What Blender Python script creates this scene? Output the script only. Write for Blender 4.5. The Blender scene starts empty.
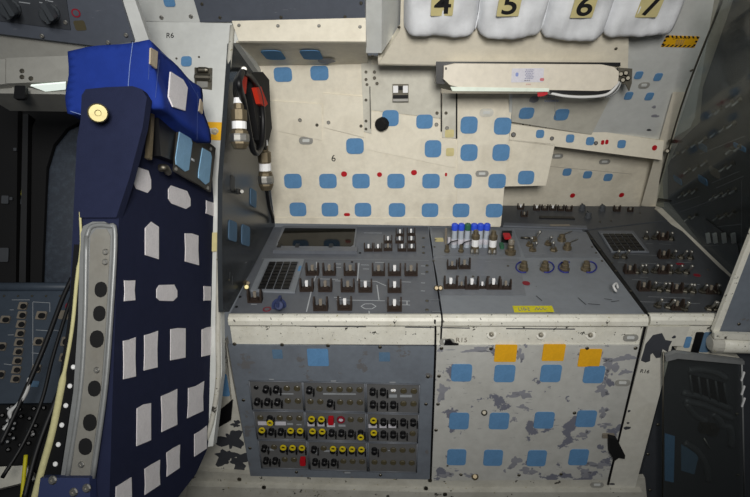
import bpy, bmesh, math, random
from mathutils import Vector as V, Matrix as MX
from math import sin, cos, radians, pi, sqrt

# ------------------------------------------------------------------ camera, world, lights, exposure
sc = bpy.context.scene
COL = sc.collection
FPX = 562.0
EYE = V((0, 0, 0.85))
PITCH, YAW = radians(4.3), radians(1.8)          # looking slightly up, turned slightly to the left
FW = V((-sin(YAW) * cos(PITCH), cos(YAW) * cos(PITCH), sin(PITCH)))
RT = V((cos(YAW), sin(YAW), 0))
UPV = RT.cross(FW)
cam_d = bpy.data.cameras.new('camera')
cam = bpy.data.objects.new('camera', cam_d)
COL.objects.link(cam)
cam_d.sensor_width = 36.0
cam_d.lens = 36.0 * FPX / 750.0
cam_d.clip_start = 0.02
cam.matrix_world = MX(((RT.x, UPV.x, -FW.x, EYE.x), (RT.y, UPV.y, -FW.y, EYE.y), (RT.z, UPV.z, -FW.z, EYE.z), (0, 0, 0, 1)))
sc.camera = cam

wd = bpy.data.worlds.new('cabin_air')
sc.world = wd
wd.use_nodes = True
wd.node_tree.nodes['Background'].inputs[0].default_value = (0.86, 0.93, 1.0, 1)
wd.node_tree.nodes['Background'].inputs[1].default_value = 0.12


def area(name, loc, to, size, power, col=(1, 0.97, 0.92), sy=None, spread=180):
    l = bpy.data.lights.new(name, 'AREA')
    l.energy = power
    l.size = size
    l.color = col
    l.spread = radians(spread)
    if sy:
        l.shape = 'RECTANGLE'
        l.size_y = sy
    o = bpy.data.objects.new(name, l)
    COL.objects.link(o)
    o.location = loc
    o.rotation_euler = (V(to) - V(loc)).to_track_quat('-Z', 'Y').to_euler()
    return o


area('added_key_light', (0.10, -0.62, 1.04), (0.02, 1.8, 1.26), 0.45, 9.4, (1, 0.975, 0.93), spread=80)  # unseen key light added behind the camera; its source is unknown
area('aft_fill_light', (-0.5, -0.9, 1.55), (-0.1, 1.5, 0.9), 0.9, 5.2, (0.93, 0.97, 1.0))  # unseen fill light added to brighten the seat

sc.view_settings.view_transform = 'Standard'
sc.view_settings.look = 'None'
sc.view_settings.gamma = 1.0
sc.view_settings.use_curve_mapping = False
sc.view_settings.exposure = 0.0

random.seed(7)
rnd = random.Random(11)

# ------------------------------------------------------------------ measuring: planes of the cabin
T30 = radians(30)
CX, CY, CZ = V((1, 0, 0)), V((0, cos(T30), sin(T30))), V((0, -sin(T30), cos(T30)))   # axes of the sloping console


def cw(x, y, z):
    """console coordinates to cabin coordinates"""
    return EYE + CX * x + CY * y + CZ * (z - 1.66)


def cdir(x, y, z):
    return (CX * x + CY * y + CZ * z).normalized()


def ray(px, py):
    return FW + RT * ((px - 375) / FPX) + UPV * ((248.5 - py) / FPX)


def proj(p):
    v = p - EYE
    d = v.dot(FW)
    return 375 + FPX * v.dot(RT) / d, 248.5 - FPX * v.dot(UPV) / d


class Plane:
    def __init__(s, p, n, u):
        s.n = V(n).normalized()
        u = V(u)
        s.u = (u - s.n * u.dot(s.n)).normalized()
        s.v = s.n.cross(s.u)
        s.p = V(p)

    def at(s, x, y, off=0.0):
        d = ray(x, y)
        q = s.p + s.n * off
        return EYE + d * ((q - EYE).dot(s.n) / d.dot(s.n))

    def mat(s, o):
        m = MX.Identity(4)
        for i in range(3):
            m[i][0], m[i][1], m[i][2], m[i][3] = s.u[i], s.v[i], s.n[i], o[i]
        return m

    def size(s, x, y, w, h, off=0.0):
        """metres covered by w x h at that spot"""
        p = s.at(x, y, off)
        e = 0.002
        a, b, c = proj(p), proj(p + s.u * e), proj(p + s.v * e)
        ux, vy = abs(b[0] - a[0]) / e, abs(c[1] - a[1]) / e
        return w / ux, h / vy


TOP = Plane(cw(0, 0, .854), CZ, CX)
FRONT = Plane(cw(0, 1.262, 0), -CY, CX)
BACK = Plane(cw(0, 1.83, 0), -CY, CX)
STRIP = Plane(cw(0, 1.87, 0), -CY, CX)
NICHE = Plane(cw(.739, 2.084, .854), -cdir(0, cos(radians(20)), sin(radians(20))), CX)
UPPER = Plane(cw(.756, 1.87, 1.187), -cdir(0, cos(radians(30)), sin(radians(30))), CX)
PART = Plane((0, 1.45, 0), (0, -1, 0), CX)
SIDE = Plane((-.432, 0, 0), (1, 0, 0), (0, 1, 0))
PLEX = Plane(cw(1.015, 1.8, .87), -cdir(1, 0, .36), -CY)
CEIL = Plane(PART.at(230, 22), (0, -1, -1), CX)
LAT = ray(415, 293)
LAT.z = 0
LAT.normalize()
SEAT = Plane(EYE + ray(118, 240) * 1.0, (LAT.y, -LAT.x, 0), LAT)
SSIDE = Plane(SEAT.p, -LAT, V((LAT.y, -LAT.x, 0)))

# ------------------------------------------------------------------ object helpers
WM = {}


def link(name, mesh, matrix, parent=None, mat=None):
    o = bpy.data.objects.new(name, mesh)
    COL.objects.link(o)
    if mesh is not None and mat is not None and len(mesh.materials) == 0:
        mesh.materials.append(mat)
    WM[o.name] = matrix.copy()
    if parent is not None:
        o.parent = parent
        o.matrix_parent_inverse = MX.Identity(4)
        o.matrix_basis = WM[parent.name].inverted() @ matrix
    else:
        o.matrix_basis = matrix
    return o


def tag(o, label, cat, group=None, kind=None):
    o['label'] = label
    o['category'] = cat
    if group:
        o['group'] = group
    if kind:
        o['kind'] = kind
    return o


def root(name, loc, label, cat, group=None, kind=None):
    o = link(name, None, MX.Translation(loc))
    o.empty_display_size = 0.05
    return tag(o, label, cat, group, kind)


def mesh_of(bm, name='m', smooth=False):
    bmesh.ops.recalc_face_normals(bm, faces=bm.faces)
    me = bpy.data.meshes.new(name)
    bm.to_mesh(me)
    bm.free()
    if smooth:
        for p in me.polygons:
            p.use_smooth = True
    return me


def prism(bm, pts, z0, z1):
    a = [bm.verts.new((p[0], p[1], z0)) for p in pts]
    b = [bm.verts.new((p[0], p[1], z1)) for p in pts]
    n = len(pts)
    fs = [bm.faces.new(list(reversed(a))), bm.faces.new(b)]
    for i in range(n):
        fs.append(bm.faces.new((a[i], a[(i + 1) % n], b[(i + 1) % n], b[i])))
    return fs


def box(bm, x0, x1, y0, y1, z0, z1, m=None):
    vs = [bm.verts.new((x, y, z)) for z in (z0, z1) for y in (y0, y1) for x in (x0, x1)]
    if m is not None:
        for v in vs:
            v.co = m @ v.co
    for f in ((0, 2, 3, 1), (4, 5, 7, 6), (0, 1, 5, 4), (2, 6, 7, 3), (0, 4, 6, 2), (1, 3, 7, 5)):
        bm.faces.new([vs[i] for i in f])
    return vs


def lathe(bm, prof, seg=12, m=None, cap=True):
    """prof: (radius, height) pairs round local z"""
    rings = []
    for r, h in prof:
        ring = []
        for i in range(seg):
            a = 2 * pi * i / seg
            v = V((r * cos(a), r * sin(a), h))
            ring.append(bm.verts.new(m @ v if m is not None else v))
        rings.append(ring)
    for a, b in zip(rings, rings[1:]):
        for i in range(seg):
            bm.faces.new((a[i], a[(i + 1) % seg], b[(i + 1) % seg], b[i]))
    if cap:
        bm.faces.new(list(reversed(rings[0])))
        bm.faces.new(rings[-1])


def rrect(w, h, r, seg=3):
    r = min(r, w * .49, h * .49)
    out = []
    for cx, cy, a0 in ((w / 2 - r, h / 2 - r, 0), (-w / 2 + r, h / 2 - r, 90), (-w / 2 + r, -h / 2 + r, 180), (w / 2 - r, -h / 2 + r, 270)):
        for k in range(seg + 1):
            a = radians(a0 + 90 * k / seg)
            out.append((cx + r * cos(a), cy + r * sin(a)))
    return out


def bev(bm, w, seg=1):
    es = [e for e in bm.edges if len(e.link_faces) == 2 and e.calc_face_angle(0) > 0.6]
    bmesh.ops.bevel(bm, geom=es, offset=w, segments=seg, profile=0.5, affect='EDGES', clamp_overlap=True)


def slab(name, pl, pts, t, mat, parent=None, off=0.0, bevel=0.0, seg=1, smooth=False):
    """a flat piece whose outline lies on a plane of the cabin; pts in photo pixels; real thickness t along the normal"""
    ps = [pl.at(x, y, off) for x, y in pts]
    c = sum(ps, V((0, 0, 0))) / len(ps)
    loc = [((p - c).dot(pl.u), (p - c).dot(pl.v)) for p in ps]
    ar = sum(loc[i][0] * loc[(i + 1) % len(loc)][1] - loc[(i + 1) % len(loc)][0] * loc[i][1] for i in range(len(loc)))
    if ar < 0:
        loc.reverse()
    bm = bmesh.new()
    prism(bm, loc, min(0, t), max(0, t))
    if bevel:
        bev(bm, bevel, seg)
    return link(name, mesh_of(bm, name, smooth), pl.mat(c), parent, mat)


def patch(name, pl, x, y, w, h, mat, parent, off=0.0, t=0.0022, r=0.28, rot=0.0):
    c = pl.at(x, y, off)
    sw, sh = pl.size(x, y, w, h, off)
    bm = bmesh.new()
    prism(bm, rrect(sw, sh, r * min(sw, sh)), 0, t)
    m = pl.mat(c)
    if rot:
        m = m @ MX.Rotation(rot, 4, 'Z')
    return link(name, mesh_of(bm, name), m, parent, mat)


def hexa(name, p8, mat, parent=None, bevel=0.0, seg=2):
    """solid from 4 front + 4 back points (same order)"""
    c = sum(p8, V((0, 0, 0))) / 8
    bm = bmesh.new()
    vs = [bm.verts.new(p - c) for p in p8]
    for f in ((0, 1, 2, 3), (7, 6, 5, 4), (0, 4, 5, 1), (1, 5, 6, 2), (2, 6, 7, 3), (3, 7, 4, 0)):
        bm.faces.new([vs[i] for i in f])
    if bevel:
        bev(bm, bevel, seg)
    return link(name, mesh_of(bm, name), MX.Translation(c), parent, mat)


def cbox(name, x0, x1, y0, y1, z0, z1, mat, parent=None, bevel=0.0, seg=2):
    """box aligned with the sloping console"""
    c = cw((x0 + x1) / 2, (y0 + y1) / 2, (z0 + z1) / 2)
    bm = bmesh.new()
    a, b, d = (x1 - x0) / 2, (y1 - y0) / 2, (z1 - z0) / 2
    box(bm, -a, a, -b, b, -d, d)
    if bevel:
        bev(bm, bevel, seg)
    return link(name, mesh_of(bm, name), TOP.mat(c), parent, mat)


def smooth_path(pts, n=6):
    out = []
    P = [pts[0] * 2 - pts[1]] + list(pts) + [pts[-1] * 2 - pts[-2]]
    for i in range(1, len(P) - 2):
        for k in range(n):
            t = k / n
            a, b, c, d = P[i - 1], P[i], P[i + 1], P[i + 2]
            out.append(0.5 * ((2 * b) + (c - a) * t + (2 * a - 5 * b + 4 * c - d) * t * t + (3 * b - a - 3 * c + d) * t ** 3))
    out.append(pts[-1])
    return out


def tube_bm(bm, pts, r, seg=8):
    prev = None
    rings = []
    up = V((0.3, 0.2, 0.9)).normalized()
    for i, p in enumerate(pts):
        d = (pts[min(i + 1, len(pts) - 1)] - pts[max(i - 1, 0)]).normalized()
        a = up - d * up.dot(d)
        if a.length < 1e-3:
            a = V((1, 0, 0)) - d * d.x
        a.normalize()
        b = d.cross(a)
        up = a
        rr = r[i] if isinstance(r, (list, tuple)) else r
        rings.append([bm.verts.new(p + a * rr * cos(2 * pi * k / seg) + b * rr * sin(2 * pi * k / seg)) for k in range(seg)])
    for a, b in zip(rings, rings[1:]):
        for k in range(seg):
            bm.faces.new((a[k], a[(k + 1) % seg], b[(k + 1) % seg], b[k]))
    bm.faces.new(list(reversed(rings[0])))
    bm.faces.new(rings[-1])


def tube(name, pts, r, mat, parent=None, seg=8, n=6):
    pts = smooth_path([V(p) for p in pts], n) if len(pts) > 2 else [V(p) for p in pts]
    c = pts[len(pts) // 2].copy()
    bm = bmesh.new()
    tube_bm(bm, [p - c for p in pts], r, seg)
    return link(name, mesh_of(bm, name, True), MX.Translation(c), parent, mat)


def turned(name, p0, p1, prof, mat, parent=None, seg=12):
    """lathe along p0->p1; prof (radius m, fraction of the length)"""
    d = p1 - p0
    L = d.length
    q = d.to_track_quat('Z', 'Y').to_matrix().to_4x4()
    bm = bmesh.new()
    lathe(bm, [(r, f * L) for r, f in prof], seg)
    return link(name, mesh_of(bm, name), MX.Translation(p0) @ q, parent, mat)


def text(name, s, pl, x, y, hpx, mat, parent, off=0.0, rot=0.0, squash=1.0, t=0.0004, bold=0.0):
    cu = bpy.data.curves.new('t', 'FONT')
    cu.body = s
    cu.align_x = 'CENTER'
    cu.align_y = 'CENTER'
    cu.extrude = t
    cu.offset = bold
    o = bpy.data.objects.new('t', cu)
    COL.objects.link(o)
    dg = bpy.context.evaluated_depsgraph_get()
    me = bpy.data.meshes.new_from_object(o.evaluated_get(dg))
    bpy.data.objects.remove(o)
    bpy.data.curves.remove(cu)
    _, h = pl.size(x, y, 1, hpx, off)
    k = h / 0.70
    me.transform(MX.Diagonal((k * squash, k, 1, 1)))
    me.materials.clear()
    return link(name, me, pl.mat(pl.at(x, y, off)) @ MX.Rotation(rot, 4, 'Z'), parent, mat)


# ------------------------------------------------------------------ materials (all procedural)
def s2l(c):
    return tuple(((v / 255) / 12.92 if v / 255 <= 0.04045 else ((v / 255 + 0.055) / 1.055) ** 2.4) for v in c) + (1,)


def mix(nt, fac, a, b):
    n = nt.nodes.new('ShaderNodeMix')
    n.data_type = 'RGBA'
    for sock, val in ((n.inputs[0], fac), (n.inputs[6], a), (n.inputs[7], b)):
        if isinstance(val, bpy.types.NodeSocket):
            nt.links.new(val, sock)
        else:
            sock.default_value = val
    return n.outputs[2]


def noise(nt, co, scale, detail=4, rough=0.55, stretch=None):
    if stretch:
        mp = nt.nodes.new('ShaderNodeMapping')
        mp.inputs['Scale'].default_value = stretch
        nt.links.new(co, mp.inputs['Vector'])
        co = mp.outputs[0]
    n = nt.nodes.new('ShaderNodeTexNoise')
    n.inputs['Scale'].default_value = scale
    n.inputs['Detail'].default_value = detail
    n.inputs['Roughness'].default_value = rough
    nt.links.new(co, n.inputs['Vector'])
    return n.outputs['Fac']


def ramp(nt, fac, a, b):
    m = nt.nodes.new('ShaderNodeMapRange')
    m.inputs['From Min'].default_value = a
    m.inputs['From Max'].default_value = b
    nt.links.new(fac, m.inputs['Value'])
    return m.outputs[0]


def paint(name, col, rough=0.55, metal=0.0, grime=0.25, gs=7.0, dirt=None, chip=None, chip_at=0.66, chip_s=14.0,
          chip2=None, chip2_at=0.7, bump=0.0, bump_s=300, spec=0.4, mott=0.12, scratch=None):
    m = bpy.data.materials.new(name)
    m.use_nodes = True
    nt = m.node_tree
    bs = nt.nodes['Principled BSDF']
    tc = nt.nodes.new('ShaderNodeTexCoord')
    co = tc.outputs['Object']
    c = s2l(col)
    d = s2l(dirt) if dirt else tuple(v * 0.62 for v in c[:3]) + (1,)
    out = mix(nt, ramp(nt, noise(nt, co, gs, 5, 0.65), 0.45, 0.78), c, d) if grime else None
    if out is not None:
        # keep the stain weak
        out = mix(nt, grime, c, out)
        out = mix(nt, ramp(nt, noise(nt, co, gs * 6, 4, 0.6), 0.35, 0.75), out, mix(nt, mott, out, (0, 0, 0, 1)))
    else:
        rgb = nt.nodes.new('ShaderNodeRGB')
        rgb.outputs[0].default_value = c
        out = rgb.outputs[0]
    if scratch:
        out = mix(nt, ramp(nt, noise(nt, co, 26, 3, 0.6, (1, 7, 3)), 0.68, 0.72), out, s2l(scratch))
    if chip:
        out = mix(nt, ramp(nt, noise(nt, co, chip_s, 6, 0.62), chip_at, chip_at + 0.012), out, s2l(chip))
    if chip2:
        out = mix(nt, ramp(nt, noise(nt, co, chip_s * 2.7, 5, 0.6, (1.3, 1, 2)), chip2_at, chip2_at + 0.012), out, s2l(chip2))
    nt.links.new(out, bs.inputs['Base Color'])
    bs.inputs['Roughness'].default_value = rough
    bs.inputs['Metallic'].default_value = metal
    bs.inputs['Specular IOR Level'].default_value = spec
    if bump:
        bp = nt.nodes.new('ShaderNodeBump')
        bp.inputs['Strength'].default_value = bump
        bp.inputs['Distance'].default_value = 0.002
        nt.links.new(noise(nt, co, bump_s, 3, 0.6), bp.inputs['Height'])
        nt.links.new(bp.outputs[0], bs.inputs['Normal'])
    return m


def clear(name, tint, gloss=0.10, rough=0.03, col=None, haze=0.0):
    """see-through sheet: tinted transparency under a shiny coat"""
    m = bpy.data.materials.new(name)
    m.use_nodes = True
    nt = m.node_tree
    nt.nodes.remove(nt.nodes['Principled BSDF'])
    out = nt.nodes['Material Output']
    tr = nt.nodes.new('ShaderNodeBsdfTransparent')
    tr.inputs[0].default_value = (*tint, 1)
    gl = nt.nodes.new('ShaderNodeBsdfGlossy')
    gl.inputs['Roughness'].default_value = rough
    gl.inputs['Color'].default_value = (0.9, 0.93, 0.95, 1)
    df = nt.nodes.new('ShaderNodeBsdfDiffuse')
    df.inputs[0].default_value = (*(col or (0.3, 0.31, 0.31)), 1)
    m1 = nt.nodes.new('ShaderNodeMixShader')
    m1.inputs[0].default_value = haze
    nt.links.new(tr.outputs[0], m1.inputs[1])
    nt.links.new(df.outputs[0], m1.inputs[2])
    m2 = nt.nodes.new('ShaderNodeMixShader')
    m2.inputs[0].default_value = gloss
    nt.links.new(m1.outputs[0], m2.inputs[1])
    nt.links.new(gl.outputs[0], m2.inputs[2])
    nt.links.new(m2.outputs[0], out.inputs[0])
    return m


def glow(name, col, e):
    m = bpy.data.materials.new(name)
    m.use_nodes = True
    bs = m.node_tree.nodes['Principled BSDF']
    bs.inputs['Base Color'].default_value = (*col, 1)
    bs.inputs['Emission Color'].default_value = (*col, 1)
    bs.inputs['Emission Strength'].default_value = e
    return m


M = dict(
    cream=paint('cream_wall_paint', (228, 221, 203), 0.5, grime=0.30, gs=9, dirt=(140, 128, 104), mott=0.10, chip=(150, 140, 120), chip_at=0.735, chip_s=30),
    cream2=paint('pale_cream_paint', (229, 222, 204), 0.5, grime=0.22, gs=11, dirt=(150, 138, 112), mott=0.08),
    offwhite=paint('grey_white_paint', (206, 203, 190), 0.5, grime=0.35, gs=8, dirt=(140, 134, 118), mott=0.12, chip=(120, 118, 112), chip_at=0.73, chip_s=24),
    coolwhite=paint('cool_white_paint', (206, 208, 205), 0.5, grime=0.28, gs=7, dirt=(150, 150, 142), mott=0.08, chip=(120, 120, 118), chip_at=0.74, chip_s=40),
    lip=paint('worn_white_lip_paint', (226, 224, 212), 0.45, grime=0.35, gs=10, dirt=(170, 162, 140), chip=(58, 56, 50), chip_at=0.635, chip_s=52, chip2=(136, 128, 50), chip2_at=0.66),
    chipped=paint('chipped_white_paint', (188, 188, 183), 0.55, grime=0.35, gs=6, dirt=(150, 148, 138), chip=(112, 114, 126), chip_at=0.585, chip_s=11, chip2=(70, 68, 62), chip2_at=0.715, scratch=(120, 120, 126)),
    basewhite=paint('scuffed_base_paint', (190, 188, 178), 0.6, grime=0.4, gs=8, dirt=(120, 112, 92), chip=(62, 60, 54), chip_at=0.645, chip_s=30, chip2=(122, 112, 38), chip2_at=0.67),
    postwhite=paint('white_post_paint', (208, 206, 196), 0.55, grime=0.3, gs=8, dirt=(160, 152, 130), chip=(58, 58, 60), chip_at=0.72, chip_s=30),
    console=paint('console_grey_paint', (120, 124, 130), 0.42, grime=0.35, gs=9, dirt=(84, 86, 90), mott=0.12, chip=(78, 78, 80), chip_at=0.70, chip_s=30),
    console_lt=paint('console_light_grey', (132, 137, 143), 0.42, grime=0.3, gs=8, dirt=(98, 100, 104), mott=0.1, chip=(80, 80, 84), chip_at=0.70, chip_s=26),
    console_dk=paint('console_dark_grey', (102, 106, 113), 0.42, grime=0.3, gs=9, dirt=(70, 72, 78), mott=0.12),
    wing=paint('shaded_console_grey', (74, 77, 81), 0.45, grime=0.35, gs=9, dirt=(56, 58, 62)),  # shade on the wing put into a darker grey; small dark parts share it
    slate=paint('slate_panel_paint', (112, 119, 128), 0.5, grime=0.5, gs=10, dirt=(88, 90, 96), chip=(102, 102, 104), chip_at=0.60, chip_s=18),
    breaker=paint('breaker_panel_paint', (98, 98, 98), 0.5, grime=0.2),
    overhead=paint('overhead_panel_paint', (80, 85, 95), 0.5, grime=0.3, gs=8, dirt=(70, 74, 84), scratch=(112, 115, 122)),
    dark=paint('dark_panel_paint', (62, 65, 70), 0.45, grime=0.3),
    black=paint('black_plastic', (16, 16, 18), 0.4, grime=0),
    blackmat=paint('black_rubber', (10, 10, 12), 0.8, grime=0),
    guard=paint('smoky_brown_guard', (52, 43, 38), 0.6, grime=0, spec=0.15),
    brown=paint('olive_brown_cap', (78, 72, 54), 0.35, grime=0),
    white=paint('white_plastic', (236, 236, 236), 0.4, grime=0),
    dull=paint('dull_bakelite', (128, 120, 108), 0.35, grime=0),
    patchblue=paint('blue_hook_tape', (98, 143, 186), 0.9, grime=0.25, gs=30, dirt=(78, 118, 158), bump=0.5, bump_s=900, spec=0.1),
    patchpale=paint('pale_blue_tape', (140, 182, 214), 0.9, grime=0.2, gs=30, bump=0.4, bump_s=900, spec=0.1),
    patchdim=paint('dull_blue_tape', (92, 120, 146), 0.9, grime=0.3, gs=30, bump=0.4, bump_s=900, spec=0.1),  # greyer, less saturated variant of the blue tape
    patchwhite=paint('white_hook_tape', (246, 242, 244), 0.95, grime=0.2, gs=40, dirt=(226, 220, 222), bump=0.7, bump_s=700, spec=0.05),
    patchbeige=paint('beige_hook_tape', (196, 182, 160), 0.95, grime=0.3, gs=40, bump=0.5, bump_s=700, spec=0.05),
    yellowsq=paint('yellow_hook_tape', (232, 172, 22), 0.85, grime=0.2, gs=30, dirt=(196, 140, 20), bump=0.3, bump_s=900),
    yellow=paint('yellow_plastic', (204, 184, 34), 0.4, grime=0),
    yellowtape=paint('yellow_tape', (216, 206, 36), 0.5, grime=0.2, gs=20),
    caution=paint('caution_yellow', (232, 176, 26), 0.5, grime=0.1),
    red=paint('red_plastic', (176, 20, 32), 0.45, grime=0),
    redcloth=paint('red_orange_webbing', (214, 52, 26), 0.8, grime=0, bump=0.4, bump_s=500),
    darkred=paint('dark_red_ring', (130, 26, 42), 0.5, grime=0),
    bluecap=paint('blue_cap', (52, 84, 214), 0.45, grime=0),
    greencap=paint('green_cap', (48, 100, 72), 0.5, grime=0),
    blueknob=paint('navy_knob', (44, 54, 92), 0.65, grime=0),
    bluering=paint('blue_cord', (42, 48, 128), 0.5, grime=0),
    tubegrey=paint('frosted_tube', (176, 184, 194), 0.35, grime=0),
    steel=paint('worn_steel', (176, 174, 168), 0.48, 1.0, grime=0.3, gs=30),
    darksteel=paint('dark_steel', (112, 108, 98), 0.5, 1.0, grime=0.3, gs=40),
    brass=paint('pale_brass', (168, 158, 116), 0.5, 0.9, grime=0.2, gs=20),
    bronze=paint('bronze_connector', (132, 120, 98), 0.5, 0.8, grime=0.2, gs=40),
    rail=paint('grey_rail_paint', (140, 142, 142), 0.4, 0.25, grime=0.3, gs=12),
    railin=paint('tan_channel_paint', (140, 138, 131), 0.5, 0.2, grime=0.4, gs=12, dirt=(110, 100, 84)),
    navy=paint('navy_cloth', (38, 43, 68), 0.92, grime=0.25, gs=8, dirt=(28, 32, 52), bump=0.6, bump_s=600, spec=0.12),
    royal=paint('royal_blue_cloth', (28, 54, 138), 0.8, grime=0.2, gs=7, dirt=(22, 42, 108), bump=0.4, bump_s=500, spec=0.2),
    stitch=paint('grey_thread', (120, 140, 190), 0.8, grime=0),
    bagcloth=paint('white_bag_cloth', (228, 230, 233), 0.9, grime=0.12, gs=6, dirt=(200, 202, 206), bump=0.3, bump_s=300, spec=0.15),
    labelcream=paint('cream_label', (206, 194, 140), 0.6, grime=0.1),
    screen=paint('smoky_screen', (24, 23, 18), 0.1, grime=0, spec=0.12),
    lens=paint('ribbed_lens', (226, 236, 222), 0.3, grime=0.1, spec=0.5),
    housing=paint('cream_lamp_housing', (216, 208, 192), 0.35, grime=0.15, gs=7, dirt=(196, 188, 160)),
    paper=paint('paper_label', (206, 204, 212), 0.6, grime=0.2, gs=30),
    ink=paint('blue_ink', (96, 100, 142), 0.7, grime=0),
    paleink=paint('pale_blue_ink', (132, 146, 196), 0.7, grime=0),
    blackink=paint('black_ink', (22, 22, 24), 0.7, grime=0),
    redink=paint('red_ink', (190, 110, 116), 0.7, grime=0),
    whiteink=paint('white_legend', (188, 192, 196), 0.6, grime=0),
    greyink=paint('grey_legend', (150, 154, 158), 0.6, grime=0),
    window=paint('dark_window_glass', (30, 40, 54), 0.3, grime=0.6, gs=80, dirt=(70, 84, 98), spec=0.5),
    instr=paint('blue_grey_instrument', (62, 72, 84), 0.5, grime=0.3, gs=10),
    webbing=paint('cream_webbing', (206, 200, 150), 0.8, grime=0.3, gs=20, dirt=(160, 152, 104), bump=0.4, bump_s=500),
    cable=paint('black_cable', (18, 18, 20), 0.5, grime=0),
    whitecable=paint('white_cable', (208, 208, 206), 0.5, grime=0),
    chipdark=paint('bare_dark_primer', (62, 64, 70), 0.6, grime=0.2),
    chiplav=paint('bare_grey_primer', (140, 141, 148), 0.6, grime=0.2),
    floorc=paint('dark_floor_paint', (60, 60, 60), 0.6, grime=0.3),
    dimgrey=paint('dim_grey_paint', (150, 149, 143), 0.55, grime=0.3, gs=8),  # latch grey; beam and lamp box carry their dim light in this colour
    ceilc=paint('ceiling_paint', (150, 150, 145), 0.6, grime=0.2),
    smoke=paint('smoky_side_sheet', (50, 54, 58), 0.25, grime=0.35, gs=8, dirt=(62, 64, 66), spec=0.22),
    plexi=clear('smoky_plexiglass', (0.80, 0.82, 0.81), 0.05, 0.05, haze=0.045),
    lampglow=glow('lit_lamp_lens', (0.72, 0.80, 0.74), 0.75),
    plate=paint('dark_olive_plate', (46, 44, 39), 0.5, grime=0.2),
    knob=paint('grey_knob', (64, 68, 72), 0.3, grime=0, spec=0.6),
)

# ------------------------------------------------------------------ shared small meshes
def mk(fn, smooth=False):
    bm = bmesh.new()
    fn(bm)
    return mesh_of(bm, 'shared', smooth)


def place(name, me, pl, x, y, mat, parent, off=0.0, s=1.0, rot=0.0):
    if len(me.materials) == 0:
        me.materials.append(mat)
    m = pl.mat(pl.at(x, y, off)) @ MX.Rotation(rot, 4, 'Z') @ MX.Scale(s, 4)
    o = link(name, me, m, parent)
    if me.materials[0] is not mat:
        o.material_slots[0].link = 'OBJECT'
        o.material_slots[0].material = mat
    return o


def f_screw(bm):
    lathe(bm, [(.0048, 0), (.0048, .0012), (.0036, .0024), (.0016, .0024), (.0014, .0012)], 10)


ME_SCREW = mk(f_screw)


def f_guard(bm):
    box(bm, -.0185, .0185, -.011, .011, 0, .005)
    for sx in (-1, 1):
        pr = [(-.011, 0), (.011, 0), (.011, .020), (.006, .034), (-.003, .036), (-.009, .027)]
        a = [bm.verts.new((sx * .0185, p, q)) for p, q in pr]
        b = [bm.verts.new((sx * .0145, p, q)) for p, q in pr]
        bm.faces.new(a)
        bm.faces.new(list(reversed(b)))
        for i in range(6):
            bm.faces.new((a[i], b[i], b[(i + 1) % 6], a[(i + 1) % 6]))
    box(bm, -.008, .008, -.007, .007, .005, .010)


ME_GUARD = mk(f_guard)


def f_lever(bm):
    p = [(-.004, -.003), (.004, -.003), (.004, .003), (-.004, .003)]
    rings = []
    for z, k, dy in ((.014, .9, 0), (.019, 1.05, .001), (.030, 1.2, .002), (.033, 1.1, .0025)):
        rings.append([bm.verts.new((x * k, y * k + dy, z)) for x, y in p])
    for a, b in zip(rings, rings[1:]):
        for i in range(4):
            bm.faces.new((a[i], a[(i + 1) % 4], b[(i + 1) % 4], b[i]))
    bm.faces.new(list(reversed(rings[0])))
    bm.faces.new(rings[-1])


ME_LEVER = mk(f_lever)


def f_nut(bm):
    lathe(bm, [(.011, 0), (.011, .005), (.009, .007), (.0075, .007), (.0075, .012)], 6)


def f_bat(bm):
    m = MX.Rotation(radians(24), 4, 'X')
    lathe(bm, [(.0028, .008), (.0034, .020), (.0048, .032), (.0045, .036), (.002, .038)], 8, m)


ME_NUT, ME_BAT = mk(f_nut), mk(f_bat, True)


def f_knob(bm):
    lathe(bm, [(.013, 0), (.013, .004), (.011, .006), (.0105, .018), (.008, .021)], 14)
    box(bm, -.0022, .0022, -.0105, .0105, .020, .024)


ME_KNOB = mk(f_knob)


def f_capnut(bm):
    lathe(bm, [(.014, 0), (.014, .006), (.011, .008), (.011, .018), (.0085, .020), (.0085, .027), (.005, .029)], 10)


ME_CAPNUT = mk(f_capnut)


def toggle(pl, x, y, parent, kind='w', s=1.0, rot=0.0):
    g = place('toggle_switch', ME_GUARD, pl, x, y, M['guard'], parent, 0, s * 1.06, rot)
    m = place('lever', ME_LEVER, pl, x, y, M['white'] if kind == 'w' else M['dull'], g, 0, s * .9, rot)
    return g


def bat(pl, x, y, parent, s=1.0, rot=0.0, mat='bronze', lev='steel'):
    g = place('bat_switch', ME_NUT, pl, x, y, M[mat], parent, 0, s, rot)
    place('lever', ME_BAT, pl, x, y, M[lev], g, 0, s, rot)
    return g


def screws(pl, pts, parent, off=0.0, s=1.0, mat='darksteel'):
    for x, y in pts:
        place('screw', ME_SCREW, pl, x, y, M[mat], parent, off, s)


def marks(name, pl, segs, mat, parent, off=0.0006, w=0.0012):
    """thin printed lines, joined: they cannot be picked apart"""
    c = pl.at(segs[0][0], segs[0][1], 0)
    bm = bmesh.new()
    for x0, y0, x1, y1 in segs:
        a, b = pl.at(x0, y0) - c, pl.at(x1, y1) - c
        a, b = V((a.dot(pl.u), a.dot(pl.v), 0)), V((b.dot(pl.u), b.dot(pl.v), 0))
        d = (b - a)
        if d.length < 1e-5:
            continue
        n = V((-d.y, d.x, 0)).normalized() * (w / 2)
        vs = [bm.verts.new(p + V((0, 0, off))) for p in (a - n, b - n, b + n, a + n)]
        bm.faces.new(vs)
    o = link(name, mesh_of(bm, name), pl.mat(c), parent, M[mat])
    o['kind'] = 'stuff'
    return o


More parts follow.
